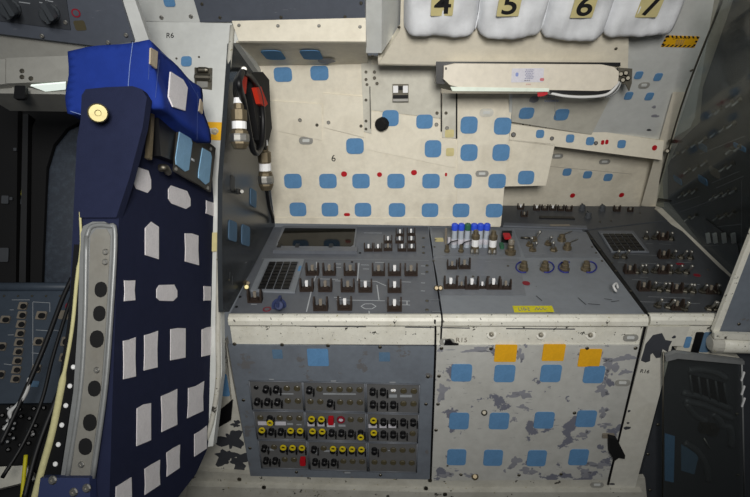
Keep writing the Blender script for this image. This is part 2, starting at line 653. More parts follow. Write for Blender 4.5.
def chipshape(pl, x, y, w, h, mat, parent, off=0.0004, seed=0, k=16, rough=0.35):
    """an irregular bare spot where the paint has come off"""
    r = random.Random(seed)
    c = pl.at(x, y, off)
    sw, sh = pl.size(x, y, w / 2, h / 2, off)
    pts = []
    ph = [r.uniform(0, 6.28) for _ in range(5)]
    for i in range(k):
        a = 2 * pi * i / k
        q = 1 + rough * (.34 * sin(2 * a + ph[0]) + .30 * sin(3 * a + ph[1]) + .22 * sin(5 * a + ph[2]) + .16 * sin(8 * a + ph[3])) + rough * .12 * r.uniform(-1, 1)
        q = max(.25, q)
        pts.append((sw * q * cos(a), sh * q * sin(a)))
    bm = bmesh.new()
    prism(bm, pts, 0, .0003)
    return link('paint_chip', mesh_of(bm), pl.mat(c), parent, M[mat])


# ================================================================== SETTING
def wall(name, pl, pts, t, mat, label, off=0.0, cat='wall', bevel=0.0):
    o = slab(name, pl, pts, t, M[mat], None, off, bevel)
    return tag(o, label, cat, None, 'structure')


def flat(name, x0, x1, y0, y1, z0, z1, mat, label, cat):
    bm = bmesh.new()
    box(bm, x0, x1, y0, y1, z0, z1)
    o = link(name, mesh_of(bm), MX.Identity(4), None, M[mat])
    return tag(o, label, cat, None, 'structure')


flat('floor', -2.2, 1.9, -1.6, 2.9, -.05, 0, 'floorc', 'dark painted cabin floor under the seat and consoles', 'floor')
flat('ceiling', -2.2, 1.9, -1.6, 1.0, 2.05, 2.1, 'ceilc', 'plain pale cabin ceiling above the seat', 'ceiling')

# --- back wall: the leaning cream panel with rows of blue squares
wb = wall('wall_back', BACK, [(255, 52), (366, 56), (512, 60), (512, 95), (500, 227), (275, 223), (262, 120)], -.02, 'cream',
          'leaning cream wall covered with rows of blue hook tape squares')
for x in (298, 330, 363, 397, 430, 461, 494):
    patch('velcro_patch', BACK, x, 209.3 + (x - 298) * .006, 16.6, 13.6, M['patchblue'], wb, .004 if x > 455 else 0)
for x in (293, 328, 361, 396, 431, 463, 497):
    patch('velcro_patch', BACK, x, 181, 17.4, 14.4, M['patchblue'], wb, .004 if x > 455 else 0)
for x, y, w, h in ((355, 146, 17.5, 15.5), (433, 148.7, 16.5, 17), (469, 152.5, 17, 16.5), (501, 152.5, 17, 16.5), (469, 125, 17, 17), (502.5, 126, 17, 17),
                   (390.5, 118, 16.5, 16), (424.5, 121.5, 16.5, 14)):
    patch('velcro_patch', BACK, x, y, w, h, M['patchblue'], wb, .006 if x > 455 else .004)
for x, y in ((283, 74.5), (319.5, 73)):
    patch('velcro_patch', BACK, x, y, 18, 14.5, M['patchblue'], wb, .001)
# layered cover plates
slab('cover_plate', BACK, [(263, 100), (322, 104), (322, 140), (264, 128)], .004, M['cream2'], wb, 0, .001)
slab('cover_plate', BACK, [(323.5, 93), (364, 96.5), (364, 137), (324, 127)], .006, M['cream2'], wb, 0, .001)
slab('cover_plate', BACK, [(366, 64), (440, 66), (440.5, 118), (372, 110), (366.5, 108)], .005, M['offwhite'], wb, 0, .001)
slab('cover_plate', BACK, [(366, 110.5), (440, 118.5), (440, 138), (456, 140), (456, 168), (366, 149)], .003, M['cream2'], wb, 0, .001)
slab('cover_plate', BACK, [(442.5, 90), (456, 90), (456, 138), (442, 137)], .006, M['offwhite'], wb, 0, .001)
slab('cover_plate', BACK, [(457.5, 60), (514, 60), (512.5, 96), (500.5, 225.5), (456.5, 223), (457, 170)], .005, M['cream'], wb, 0, .001)
slab('seam_strip', BACK, [(275, 217.5), (500, 218.5), (499.5, 226), (275, 223)], .0025, M['cream'], wb, 0, .0008)
slab('rivet_strip', BACK, [(361, 58), (371.5, 59), (371.5, 133), (364, 131)], .008, M['offwhite'], wb, 0, .001)
slab('seam_gap', BACK, [(455.6, 92), (457.2, 92), (457.2, 138), (455.6, 138)], .007, M['blackmat'], wb, 0)
slab('seam_gap', BACK, [(440.6, 92), (441.8, 92), (441.8, 131), (440.6, 131)], .007, M['blackmat'], wb, 0)
slab('seam_gap', BACK, [(369.6, 86), (370.4, 86), (371, 128), (370.2, 128)], .0095, M['blackmat'], wb, 0)
screws(BACK, [(366, 72), (366, 79.5), (366, 100), (366, 121), (366, 129), (367, 84.5)], wb, .008, 1.0)
screws(BACK, [(374.5, 72), (374.5, 78), (377, 83.5), (437, 113), (446, 113), (317, 125), (361, 126)], wb, .006, 1.1)
screws(BACK, [(328.5, 122.5), (436.5, 124.5), (447, 128), (300, 120)], wb, .006, 1.3, 'steel')
for x, y, w, h in ((344, 174, 6, 5.4), (379.5, 174.5, 5, 4.6), (414, 172.5, 6, 5.2), (446, 174.5, 2.2, 3.6), (347, 214.5, 6, 3)):
    patch('red_dot', BACK, x, y, w, h, M['red'], wb, .003, .0008, .49)


def latch(pl, x, y, w, h, parent, off=0.0, mat='dimgrey'):
    b = patch('recessed_latch', pl, x, y, w, h, M[mat], parent, off, .003, .45)
    patch('catch', pl, x, y, w * .5, h * .4, M['coolwhite'], b, off + .003, .002, .3)
    return b


latch(BACK, 306, 140.5, 14, 7.5, wb, .001)
latch(BACK, 482, 173.5, 13, 6, wb, .005)
latch(BACK, 486.5, 112.5, 14, 8, wb, .005, 'postwhite')
text('stencil_number', '6', BACK, 333.5, 158.5, 6.5, M['blackink'], wb, .0016)
for x, y, w, h in ((449.5, 133.5, 9, 8), (450, 152, 8, 8)):
    patch('tape_remnant', BACK, x, y, w, h, M['labelcream'], wb, .0064, .0005, .2)
# chrome double switch in its frame
sw = slab('switch_frame', BACK, [(392.5, 84), (408.5, 84), (408.5, 102), (392.5, 102)], .006, M['darksteel'], wb, .005, .001)
patch('rocker', BACK, 395.6, 89, 5, 7, M['white'], sw, .011, .006, .1)
patch('rocker', BACK, 405.4, 89, 5, 7, M['white'], sw, .011, .006, .1)
patch('rocker', BACK, 400.5, 87.5, 4.6, 3.6, M['black'], sw, .011, .008, .1)
patch('cover_bar', BACK, 400.5, 96.2, 15, 3, M['black'], sw, .011, .008, .1)
patch('cover_bar', BACK, 400.5, 99.6, 15, 2.6, M['steel'], sw, .011, .008, .1)
# black plug hanging off the panel
turned('rubber_plug', BACK.at(384, 123, .004), BACK.at(380, 125, .035), [(.018, 0), (.022, .3), (.021, .8), (.015, 1)], M['blackmat'], wb)

# --- alcove over the back wall (left)
t1 = wall('trim_1', PART, [(233, 23), (366, 20), (366, 43.5), (240, 43)], .012, 'cream2', 'flat cream header above the hollow beside the hanging cable', cat='trim', bevel=.003)
screws(PART, [(239, 25.5), (278, 26), (319, 26), (360, 27)], t1, .012, 1.0, 'steel')
sof = [PART.at(236, 42.5), PART.at(366, 42.5), BACK.at(368, 64), BACK.at(250, 66)]
dn = V((0, 0.02, 0.03))
al = hexa('trim_2', sof + [p + dn for p in sof], M['cream'])
tag(al, 'sloping cream soffit with two blue squares under the header', 'trim', None, 'structure')
n2 = (sof[1] - sof[0]).cross(sof[3] - sof[0]).normalized()
if n2.dot(EYE - sof[0]) < 0:
    n2 = -n2
SOF = Plane(sof[0], n2, CX)
for x, y in ((273.5, 54.8), (311.5, 54.6)):
    patch('velcro_patch', SOF, x, y, 20, 9, M['patchblue'], al, .0006)
chipshape(SOF, 326, 61, 16, 6, 'chiplav', al, seed=4)

# --- niche at the right of the back wall
wn = wall('wall_niche', NICHE, [(496, 128), (660, 140), (664, 207), (498, 206)], -.02, 'cream', 'cream niche wall between the block and the glazed corner')
for x, y in ((567, 172), (587.5, 174.6), (608, 177.2)):
    patch('velcro_patch', NICHE, x, y, 8.4, 7, M['patchblue'], wn)
for x, y in ((572.5, 195.5), (621.5, 195)):
    patch('red_dot', NICHE, x, y, 5, 4.4, M['red'], wn, 0, .0008, .49)
latch(NICHE, 557.5, 155.8, 11, 4.6, wn)
latch(NICHE, 604.5, 161.5, 11, 4.6, wn)
marks('seam_line', NICHE, [(546, 166, 632, 174)], 'dull', wn)
# block below the strip
f4 = [STRIP.at(x, y) for x, y in ((509, 139.5), (555, 144), (546, 185.5), (503, 186.5))]
bk = [p + CY * .16 for p in f4]
bl = hexa('trim_3', f4 + bk, M['cream'], None, .008, 3)
tag(bl, 'square cream block with one blue square in the niche', 'trim', None, 'structure')
patch('velcro_patch', STRIP, 526, 177.5, 16, 13.5, M['patchblue'], bl, .0005)
# strip
f4 = [STRIP.at(x, y) for x, y in ((511, 118), (664, 141), (662, 160), (509, 140.5))]
bk = [f4[0] + CY * .14, f4[1] + CY * .14, f4[2] + CY * .14, f4[3] + CY * .14]
st = hexa('trim_4', f4 + bk, M['cream2'], None, .006, 3)
tag(st, 'overhanging cream strip with small blue squares above the niche', 'trim', None, 'structure')
for x, y in ((540, 133.8), (570, 138.4), (590, 141), (621.5, 144)):
    patch('velcro_patch', STRIP, x, y, 8, 8, M['patchblue'], st, .0006)
patch('red_dot', STRIP, 654.5, 147.8, 5, 5.4, M['red'], st, .0006, .0008, .49)
for x, y in ((602.6, 142.4), (606.8, 142)):
    patch('red_dot', STRIP, x, y, 3.2, 4.6, M['red'], st, .0006, .0008, .4)
for x, y, r in ((513.5, 134.6, 2.4), (552, 138.3, 2), (596, 143, 2)):
    turned('rubber_stud', STRIP.at(x, y, 0), STRIP.at(x, y, .012), [(r / 330, 0), (r / 300, .5), (r / 420, 1)], M['black'], st)
screws(STRIP, [(523, 124), (530, 124.8), (546, 127)], st, .0006, .7)

# --- upper sloping wall (right)
wu = wall('wall_upper', UPPER, [(510, 60), (610, 60), (612, -60), (760, -60), (745, 10), (690, 128), (664, 143), (509, 121)], -.02, 'coolwhite',
          'white sloping upper wall carrying the striped caution placard')
for x, y in ((638.6, 75), (658, 76.8), (628.6, 95.6), (649.2, 96.2)):
    patch('velcro_patch', UPPER, x, y, 7.6, 7.4, M['patchblue'], wu, .0006)
latch(UPPER, 644, 85, 11, 6, wu)
sp = slab('shade_plate', UPPER, [(513.5, 60), (612, 60), (609, 98), (591, 133.5), (511.5, 120.5)], .006, M['offwhite'], wu, 0, .001)
for x, y, w, h in ((526.5, 113, 14.6, 11), (561.5, 114.5, 14, 11)):
    patch('velcro_patch', UPPER, x, y, w, h, M['patchblue'], sp, .006)
chipshape(UPPER, 534, 99.3, 9, 7.4, 'chiplav', sp, .0064, 3, 12, .15)
cs = slab('caution_placard', UPPER, [(666.5, 35.2), (699.8, 36.4), (694.2, 47.4), (660.8, 46.6)], .0012, M['caution'], wu, .0004)
ca, cb, cc, cd = (666.5, 35.2), (699.8, 36.4), (694.2, 47.4), (660.8, 46.6)


def lerp(a, b, t):
    return (a[0] + (b[0] - a[0]) * t, a[1] + (b[1] - a[1]) * t)


for i in range(8):
    t0_, t1_ = (i + .15) / 8, (i + .6) / 8
    for e0, e1, q0, q1 in ((ca, cb, cd, cc), (cd, cc, ca, cb)):
        a, b = lerp(e0, e1, t0_), lerp(e0, e1, t1_)
        a2, b2 = lerp(lerp(e0, e1, t0_ + .05), lerp(q0, q1, t0_ + .05), .2), lerp(lerp(e0, e1, t1_ + .05), lerp(q0, q1, t1_ + .05), .2)
        slab('black_stripe', UPPER, [a, b, b2, a2], .0004, M['blackink'], cs, .0016)
for i in range(3):
    for e0, e1, q0, q1 in ((ca, cd, cb, cc), (cb, cc, ca, cd)):
        t0_, t1_ = (i + .15) / 3, (i + .65) / 3
        a, b = lerp(e0, e1, t0_), lerp(e0, e1, t1_)
        slab('black_stripe', UPPER, [a, b, lerp(b, lerp(q0, q1, t1_), .06), lerp(a, lerp(q0, q1, t0_), .06)], .0004, M['blackink'], cs, .0016)
text('placard_heading', 'CAUTION', UPPER, 681, 38.4, 1.7, M['blackink'], cs, .0017, 0, 1.3)
for k in range(4):
    text('placard_text', 'IIIIII IIII IIIII IIII', UPPER, 680.5 - k * .55, 40.4 + k * 1.45, 1.0, M['dull'], cs, .0017, 0, .9)
screws(UPPER, [(691, 70.5), (692, 70), (615, 49), (547, 102)], wu, .001, .8)
chipshape(UPPER, 655, 116, 8, 3, 'chiplav', wu, seed=9)
chipshape(UPPER, 649, 130, 5, 2, 'chipdark', wu, seed=10)
chipshape(UPPER, 654, 107, 4, 3, 'chiplav', wu, seed=12)

# --- cream shelf face behind the numbered bags
sh = wall('trim_5', UPPER, [(379, 57), (400, 24), (402, -60), (628, -60), (625.5, 62)], .03, 'cream2', 'cream angled face behind and below the numbered bags', .0, 'trim', .004)
p0, p1 = UPPER.at(378, 59, .012), UPPER.at(624, 62, .012)
tube('rolled_edge', [p0, p1], .018, M['cream2'], sh, 12)
screws(UPPER, [(399, 27), (616, 48.5), (372.5, 56)], sh, .031, .9)
# box column left of the bags
col = [UPPER.at(x, y, .05) for x, y in ((366, -40), (382, -40), (381.5, 53), (366, 53))]
cb2 = [UPPER.at(x, y, -.03) for x, y in ((362, -40), (402, -40), (399, 27), (366, 50))]
cl = hexa('trim_6', col + cb2, M['coolwhite'], None, .003, 2)
tag(cl, 'pale boxed column between the dark header and bag 4', 'trim', None, 'structure')

# --- partition and side sheet on the left
wl = wall('wall_left', PART, [(232, 23.5), (222.5, 178), (221.5, 250), (221, 318), (222, 372), (213, 446), (130, 460), (130, 60), (132, 20)], -.03, 'coolwhite',
          'white upright partition behind the seat with a metal latch', cat='wall', bevel=.003)
tube('edge_strip', [PART.at(x, y, .002) for x, y in ((232.5, 26), (227, 90), (222, 180), (219, 260), (218, 330), (218, 380), (212, 420), (203, 448))], .007, M['basewhite'], wl, 8)
patch('velcro_patch', PART, 186.5, 61.5, 10.5, 10, M['patchblue'], wl, .001)
text('stencil_number', 'R6', PART, 170, 35.6, 5, M['blackink'], wl, .0012)
screws(PART, [(176.5, 58.5), (199, 57), (141, 24)], wl, .001, .6)
for x, y, k in ((161, 17, 1), (191, 16, 1)):
    pass
lt = slab('latch_plate', PART, [(195, 68), (212.5, 68.5), (212, 90), (195, 88)], .004, M['darksteel'], wl, .001, .001)
turned('latch_barrel', PART.at(195, 77, .012), PART.at(211, 77.5, .012), [(.008, 0), (.011, .1), (.011, .9), (.008, 1)], M['darksteel'], lt)
turned('latch_barrel', PART.at(197, 70, .012), PART.at(208, 70, .012), [(.006, 0), (.008, .2), (.008, .8), (.006, 1)], M['darksteel'], lt)
patch('latch_tongue', PART, 203, 84, 11, 8, M['steel'], lt, .005, .006, .15)
yl = slab('yellow_label', PART, [(204, 122), (223, 122.5), (222, 140.5), (204, 139.5)],   .0015, M['caution'], wl, .0012, .0004)
patch('keyhole_arrow', PART, 210, 131.2, 9, 6, M['paper'], yl, .0027, .0006, .2)
turned('keyhole_ring', PART.at(215, 131.3, .0028), PART.at(215, 131.3, .006), [(.0095, 0), (.0095, .9), (.005, 1), (.0045, .4)], M['darksteel'], yl)
patch('edge_label', PART, 214.6, 242, 5, 19, M['labelcream'], wl, .012, .001, .1)
# grey smoky side sheet between partition and back wall
ss = slab('side_sheet', SIDE, [(232, 41), (256, 74), (262, 120), (275, 226), (229, 312), (223, 312), (222, 250), (222.5, 180)], -.012, M['smoke'], None, .002, .001)
tag(ss, 'glossy smoke grey side sheet behind the hanging cable connectors', 'panel')
slab('edge_moulding', SIDE, [(232, 27), (236, 36), (258, 73), (256, 76), (232.5, 43)], .016, M['coolwhite'], ss, .002, .002)
for x, y, w, h in ((232.5, 231, 8, 20), (245.5, 235.5, 8, 20), (253, 198, 6, 17)):
    patch('velcro_patch', SIDE, x, y, w, h, M['patchdim'], ss, .0025, .002, .2)
patch('black_slot', SIDE, 232.5, 183.5, 4, 16, M['black'], ss, .0025, .001, .2)
turned('stud', SIDE.at(239, 191.5, .002), SIDE.at(242, 191.5, .02), [(.008, 0), (.008, .3), (.005, .4), (.005, 1)], M['steel'], ss, 8)
turned('stud', SIDE.at(245, 283, .002), SIDE.at(248, 283, .02), [(.008, 0), (.008, .3), (.005, .4), (.005, 1)], M['bronze'], ss, 8)
screws(SIDE, [(241, 71), (255, 270), (229, 280), (265, 248)], ss, .003, .8)
marks('etched_line', SIDE, [(244, 263, 246, 262), (228.5, 278, 229, 272), (231, 286, 231.5, 276)], 'greyink', ss, .003)

# --- lower left return with chipped paint
lw = wall('wall_left_lower', FRONT, [(196, 368), (226, 340), (231, 372), (250, 472), (256, 500), (120, 520), (120, 440)], -.02, 'postwhite',
          'white lower left return with dark bare patches beside the breaker panel', -.012)
slab('return_strip', FRONT, [(214, 345), (226, 342), (232, 400), (210, 436), (205, 420)], .012, M['basewhite'], lw, -.012, .001)
patch('velcro_patch', FRONT, 224.5, 385, 8, 22, M['patchblue'], lw, .0005)
slab('black_tape', FRONT, [(217, 412), (233, 399), (231, 420), (209, 433)], .001, M['black'], lw, .0005)
patch('black_tape', FRONT, 223, 352, 4, 13, M['black'], lw, .0005, .001, .1)
for i, (x, y, w, h) in enumerate(((236, 424, 9, 6), (231, 440, 22, 20), (225, 457, 20, 13), (240, 462, 18, 17), (214, 473, 16, 6), (201, 478, 10, 6), (224, 473, 5, 8))):
    chipshape(FRONT, x, y, w, h, 'chipdark', lw, -.0118, 20 + i, 30, .85)

# --- right side wall seen through the smoky sheet
wr = wall('wall_right', PLEX, [(600, -60), (810, -60), (810, 330), (735, 288), (645, 205)], -.02, 'offwhite', 'cream side wall behind the smoky corner sheet', -.085)
dp = slab('switch_panel', PLEX, [(790, -40), (752, -40), (707, 86), (704, 121), (682, 141), (671, 165), (671, 200), (735, 281), (800, 330)], .012, M['dark'], None, -.085, .002)
tag(dp, 'dark wall panel of toggle switches behind the smoky corner sheet', 'switch panel')
for i, (x, y) in enumerate([(678, 153), (688, 147.5), (697, 143), (706, 138), (717, 131.5), (726, 127), (735, 122), (733, 148), (741, 146),
                            (690, 169), (699, 165.5), (707, 161.5), (727, 166), (734, 163), (683, 194), (690, 191.5), (697, 189), (715, 196), (722, 193), (729, 191), (736, 189),
                            (690, 217), (697, 214.5), (719, 216), (727, 214), (735, 211), (733, 102), (741, 99), (722, 108), (715, 112)]):
    bat(PLEX_D := Plane(PLEX.p - PLEX.n * .073, PLEX.n, PLEX.u), x, y, dp, .72, rot=.6 * (i % 3), mat='darksteel', lev='rail')
for x in (710, 717, 726, 735.5):
    g = patch('guard_bar', PLEX_D, x, 237.5, 1.2, 10, M['white'], dp, .004, .012, .3)
patch('switch_base', PLEX_D, 722.5, 239, 33, 18, M['black'], dp, .0005, .004, .1)
for x, y, w, h, mt in ((703, 147, 8, 7, 'patchdim'), (678, 180, 8, 6, 'patchblue'), (703, 180, 9, 7, 'patchblue'), (715, 172, 10, 9, 'dull'), (740, 147, 12, 5, 'patchblue')):
    patch('velcro_patch', PLEX_D, x, y, w, h, M[mt], dp, .0005)
marks('panel_legend', PLEX_D, [(712, 183, 740, 171), (716, 188, 744, 176), (672, 205, 700, 196), (680, 212, 735, 192), (700, 154, 745, 136), (742, 180, 742, 250), (705, 228, 742, 224), (696, 246, 741, 244)], 'greyink', dp, .001, .0016)
# smoky sheet itself
px = slab('plexiglass_sheet', PLEX, [(722, 0), (733, -34), (800, -40), (790, 312), (736, 283.5), (653, 206.5)], .006, M['plexi'], None, 0)
tag(px, 'smoky clear plastic sheet leaning over the dark right wall panel', 'plastic sheet')
tube('sheet_edge', [PLEX.at(722, 0, .003), PLEX.at(681, 107, .003), PLEX.at(653, 206.5, .003)], .0028, M['darksteel'], px, 6)
for x0, y0, x1, y1 in ((670, 141, 681, 142), (659, 199.5, 670, 201)):
    tube('standoff', [PLEX.at(x0, y0, .0), PLEX.at(x1, y1, -.06)], .006, M['darksteel'], px, 8)
turned('sheet_screw', PLEX.at(667.5, 151, .006), PLEX.at(667.5, 151, .014), [(.009, 0), (.009, .7), (.005, 1)], M['darksteel'], px)
# rail along the foot of the sheet
rl = slab('trim_7', PLEX, [(651, 204), (662, 208), (740, 283), (735, 291), (654, 212)], .02, M['offwhite'], None, .008, .003)
tag(rl, 'slanting pale rail at the foot of the smoky sheet', 'trim', None, 'structure')
# corner post
cpost = [UPPER.at(x, y, .015) for x, y in ((673, 92), (686, 92))] + [NICHE.at(655, 208.5, .03), NICHE.at(641, 205.5, .03)]
cpb = [p + V((.02, .05, 0)) for p in cpost]
po = hexa('trim_8', cpost + cpb, M['cream2'], None, .005, 2)
tag(po, 'slim cream corner post at the right end of the niche', 'trim', None, 'structure')

# --- overhead: white strip, dark header, far left overhead panel
ce = wall('ceiling_slope', CEIL, [(138, 21), (200, 22.5), (192, -30), (120, -30), (128, -4)], -.02, 'coolwhite', 'white sloping ceiling strip above the partition', cat='ceiling')
patch('velcro_patch', CEIL, 169.5, 2, 11, 9, M['patchblue'], ce, .001)
screws(CEIL, [(161.5, 17.4), (191, 16.4)], ce, .001, 1.2, 'steel')
hd = slab('header_panel', CEIL, [(201, 21), (365.5, 20), (365.5, -30), (184, -30), (195, 0)], .008, M['overhead'], None, -.004, .002)
tag(hd, 'dark slate header panel above the cream hollow', 'panel')
slab('backing', CEIL, [(190, 24), (370, 23), (370, -34), (180, -34)], .012, M['coolwhite'], hd, -.018)
screws(CEIL, [(202, 4), (220, 17.6), (281, 17.2), (345, 16.8), (361, 3)], hd, .005, .9)
OVER = Plane((-.6, 1.12, 1.45), (.10, -.75, -.65), CX)
op = slab('overhead_panel', OVER, [(-30, -30), (118, -30), (122, 3), (134, 41), (104, 47), (-30, 30)], -.03, M['overhead'], None, 0, .002)
tag(op, 'dark slate overhead panel with two rotary knobs above the headrest', 'switch panel')
slab('inset_panel', OVER, [(-20, -20), (64, -20), (71, 29.5), (-20, 18)], .003, M['dark'], op, 0, .001)
for x, y in ((12, 7.5), (51, 12)):
    k = place('rotary_knob', ME_KNOB, OVER, x, y, M['knob'], op, .003, 1.45, .15)
    k.rotation_euler.rotate_axis('Z', 0)
    patch('pointer', OVER, x, y - 2.5, 5, 18, M['knob'], k, .045, .02, .4, .25)
marks('panel_legend', OVER, [(20, 1.5, 31, 3), (40, 1.8, 52, 4), (46, 0, 54, 1.2)], 'greyink', op, .004, .002)
patch('red_ring', OVER, 76, 13, 9, 9, M['darkred'], op, .0005, .001, .49)
patch('ring_core', OVER, 76, 13, 6, 6, M['overhead'], op, .0012, .001, .49)
patch('olive_sticker', OVER, 80, 25.5, 11, 10, M['brown'], op, .0005, .0006, .2)
screws(OVER, [(65.5, 22.5), (42, 36), (108, 42.5), (126, 35)], op, .003, 1.0, 'steel')
oe = slab('ceiling_edge', OVER, [(119, -30), (128, -30), (152, 40), (146, 46), (134, 43), (122, 3)], .02, M['coolwhite'], None, -.03, .003)
tag(oe, 'pale edge strip running down beside the overhead panel', 'ceiling edge', None, 'structure')
# beam and light box below the overhead panel
bmm = slab('window_header', OVER, [(-30, 32), (104, 48.5), (120, 52), (70, 58), (-30, 60)], -.04, M['dimgrey'], None, -.02, .004)
tag(bmm, 'pale header beam under the overhead panel', 'beam', None, 'structure')
LB = Plane((-.7, 1.10, 1.3), (0.05, -1, .05), CX)
lb = root('light_box', LB.at(38, 80), 'pale grey lamp box with a lit lens behind the headrest', 'lamp')
slab('housing', LB, [(6, 58), (110, 54), (110, 79), (6, 83.5)], -.07, M['dimgrey'], lb, 0, .003)
slab('end_cap', LB, [(-20, 60), (5.5, 59), (5.5, 84), (-20, 86)], -.06, M['dimgrey'], lb, .0, .003)
UNDER = Plane(LB.at(38, 83), (0, -.35, -1), CX)
slab('lens', UNDER, [(31, 84.5), (66, 81.5), (66, 88), (46, 90)], .004, M['lampglow'], lb, .002)
slab('under_rim', LB, [(-20, 86.5), (110, 90), (110, 95), (-20, 93)], -.10, M['dimgrey'], lb, -.02, .002)
patch('latch_block', LB, 22.5, 94, 11, 13, M['black'], lb, .004, .01, .15)
screws(LB, [(22, 71), (22, 77), (31, 78.5)], lb, .001, 1.0)

# --- far left: dark window wall; wall and rack blacks deepened for the weak light
WIN = Plane((-1.1, 1.62, .9), (.25, -1, 0), CX)
wf = wall('wall_front', WIN, [(-60, 70), (150, 70), (150, 330), (-60, 330)], -.03, 'blackmat', 'black window surround behind the seat')
w1 = slab('window_1', WIN, [(45, 292), (47, 220), (50, 170), (57, 147), (70, 131), (90, 121), (125, 116), (125, 292)], .006, M['window'], None, .004, .001)
tag(w1, 'dark side window pane with rounded corner beside the seat', 'window', None, 'structure')
slab('window_frame', WIN, [(34, 292), (36, 130), (46, 108), (120, 104), (120, 117), (90, 121), (70, 131), (57, 147), (50, 170), (45, 292)], .03, M['blackmat'], w1, 0, .004)
slab('window_post', WIN, [(27, 292), (33.5, 292), (36, 120), (31, 120)], .06, M['black'], w1, 0, .004)
ft = slab('flight_rack', WIN, [(-30, 96), (22, 98), (20, 290), (-30, 290)], .03, M['blackmat'], None, .006, .004)
tag(ft, 'black equipment rack beside the dark window', 'rack')
patch('yellow_tag', WIN, 25.5, 189, 8, 17, M['yellowtape'], ft, .037, .002, .3)
patch('grey_tag', WIN, 24.5, 201.5, 7, 7, M['slate'], ft, .037, .002, .2)
for x, y, w, h in ((6, 200, 7, 8), (5, 255, 9, 14), (12, 199, 3, 3), (16, 150, 3, 3)):
    patch('rack_module', WIN, x, y, w, h, M['dark'], ft, .037, .008, .15)
# instrument panel
INS = Plane((-.95, 1.36, .75), (.1, -.9, .35), CX)
ip = slab('instrument_panel', INS, [(-40, 288), (110, 286), (110, 402), (-40, 404)], -.03, M['instr'], None, 0, .003)
tag(ip, 'blue grey instrument panel with a column of square buttons', 'instrument panel')
tube('glareshield_edge', [INS.at(-40, 287, 0), INS.at(110, 287, 0)], .012, M['instr'], ip, 8)


def button(x, y, w, h):
    b = patch('push_button', INS, x, y, w, h, M['dull'], ip, 0, .006, .12)
    patch('button_face', INS, x, y, w * .68, h * .68, M['black'], b, .006, .003, .4)


for i in range(9):
    button(23.5 - i * .9, 306.5 + i * 9.1, 8.2, 7.4)
for x, y, w, h in ((42, 316, 10, 8), (39, 342, 9, 8), (6, 320, 9, 7), (2, 347, 9, 8), (37, 369, 8, 8), (66, 342, 8, 9), (64, 358, 7, 8), (1, 375, 8, 8)):
    button(x, y, w, h)
marks('panel_legend', INS, [(33, 302, 33, 376), (33, 302, 50, 303), (50, 303, 50, 312), (36, 330, 50, 331), (10, 310, 14, 310), (12, 300, 30, 300), (52, 330, 60, 331), (8, 335, 14, 335), (32, 353, 45, 354), (4, 364, 12, 365)], 'greyink', ip, .001, .0014)
patch('red_ring', INS, 69, 306, 7, 7, M['darkred'], ip, .0005, .002, .49)
patch('tape_remnant', INS, 66, 315, 14, 9, M['dull'], ip, .0005, .001, .2)
patch('blue_sticker', INS, 35, 384, 8, 6, M['patchdim'], ip, .0005, .001, .2)
for x in range(4, 74, 14):
    screws(INS, [(x, 296)], ip, .001, .6)
# lower knurled block and its coil cords
kb = slab('kick_panel', INS, [(-40, 404), (110, 402), (110, 520), (-40, 520)], -.03, M['blackmat'], None, -.02, .003)
tag(kb, 'dark kick panel below the instrument panel', 'panel')
for i in range(46):
    x, y = rnd.uniform(2, 62), rnd.uniform(406, 450)
    turned('knurled_stud', INS.at(x, y, -.02), INS.at(x, y, -.006), [(.005, 0), (.006, .5), (.003, 1)], M['black'] if i % 3 else M['knob'], kb, 6)
slab('white_sill', INS, [(-40, 470), (30, 466), (40, 480), (-40, 500)], .02, M['offwhite'], kb, 0, .003)

# ================================================================== CONSOLES
XL, XM0, XM1, XR = -.438, .127, .132, .664


def lip(x0, x1, parent, y0=1.262):
    """rolled front edge with its flat band, extruded along x"""
    pr = [(y0 + .012, .8545), (y0 + .004, .8565), (y0 - .006, .853), (y0 - .011, .845), (y0 - .011, .832), (y0 - .006, .826), (y0 - .001, .823), (y0 - .001, .764), (y0 + .012, .764), (y0 + .012, .80)]
    c = cw((x0 + x1) / 2, y0, .81)
    bm = bmesh.new()
    a = [bm.verts.new(((x0 - x1) / 2, p - y0, q - .81)) for p, q in pr]
    b = [bm.verts.new(((x1 - x0) / 2, p - y0, q - .81)) for p, q in pr]
    bm.faces.new(a)
    bm.faces.new(list(reversed(b)))
    for i in range(len(pr)):
        j = (i + 1) % len(pr)
        bm.faces.new((a[i], b[i], b[j], a[j]))
    o = link('lip', mesh_of(bm), TOP.mat(c), parent, M['lip'])
    return o


TT = Plane(cw(0, 0, .8542), CZ, CX)
LF = Plane(cw(0, 1.2612, 0), -CY, CX)
# ---- left console
k1 = root('control_console', cw((XL + XM0) / 2, 1.5, .27), 'grey sloping console with a keypad and smoky screen', 'console')
cbox('body', XL, XM0, 1.275, 1.86, .262, .845, M['console_dk'], k1)
cbox('top_panel', XL + .002, XM0, 1.275, 1.855, .84, .854, M['console_dk'], k1, .0015)
l1 = lip(XL, XM0, k1)
for x, kd in ((312.7, 'd'), (329.5, 'd'), (350.5, 'd'), (378.6, 'd'), (394.6, 'w'), (411, 'd')):
    toggle(TT, x, 274 + (x - 312) * .005, k1, kd)
for x, kd in ((307, 'w'), (325.5, 'd'), (348, 'd'), (365.5, 'w'), (394.6, 'w')):
    toggle(TT, x, 290 + (x - 307) * .012, k1, kd)
for x, y, kd in ((255.5, 301, 'd'), (321, 309, 'd'), (345, 308.5, 'w'), (394.5, 309.5, 'w')):
    toggle(TT, x, y, k1, kd)
for x, y, kd in ((400, 235.5, 'w'), (411, 235, 'w'), (388, 242.5, 'w'), (399.6, 242.5, 'w'), (411.3, 242.5, 'w'), (368.6, 250.5, 'w'), (378, 250.5, 'w'), (388, 250, 'd'), (402, 250.5, 'w'), (411.6, 250.5, 'w')):
    toggle(TT, x, y, k1, kd, .74)
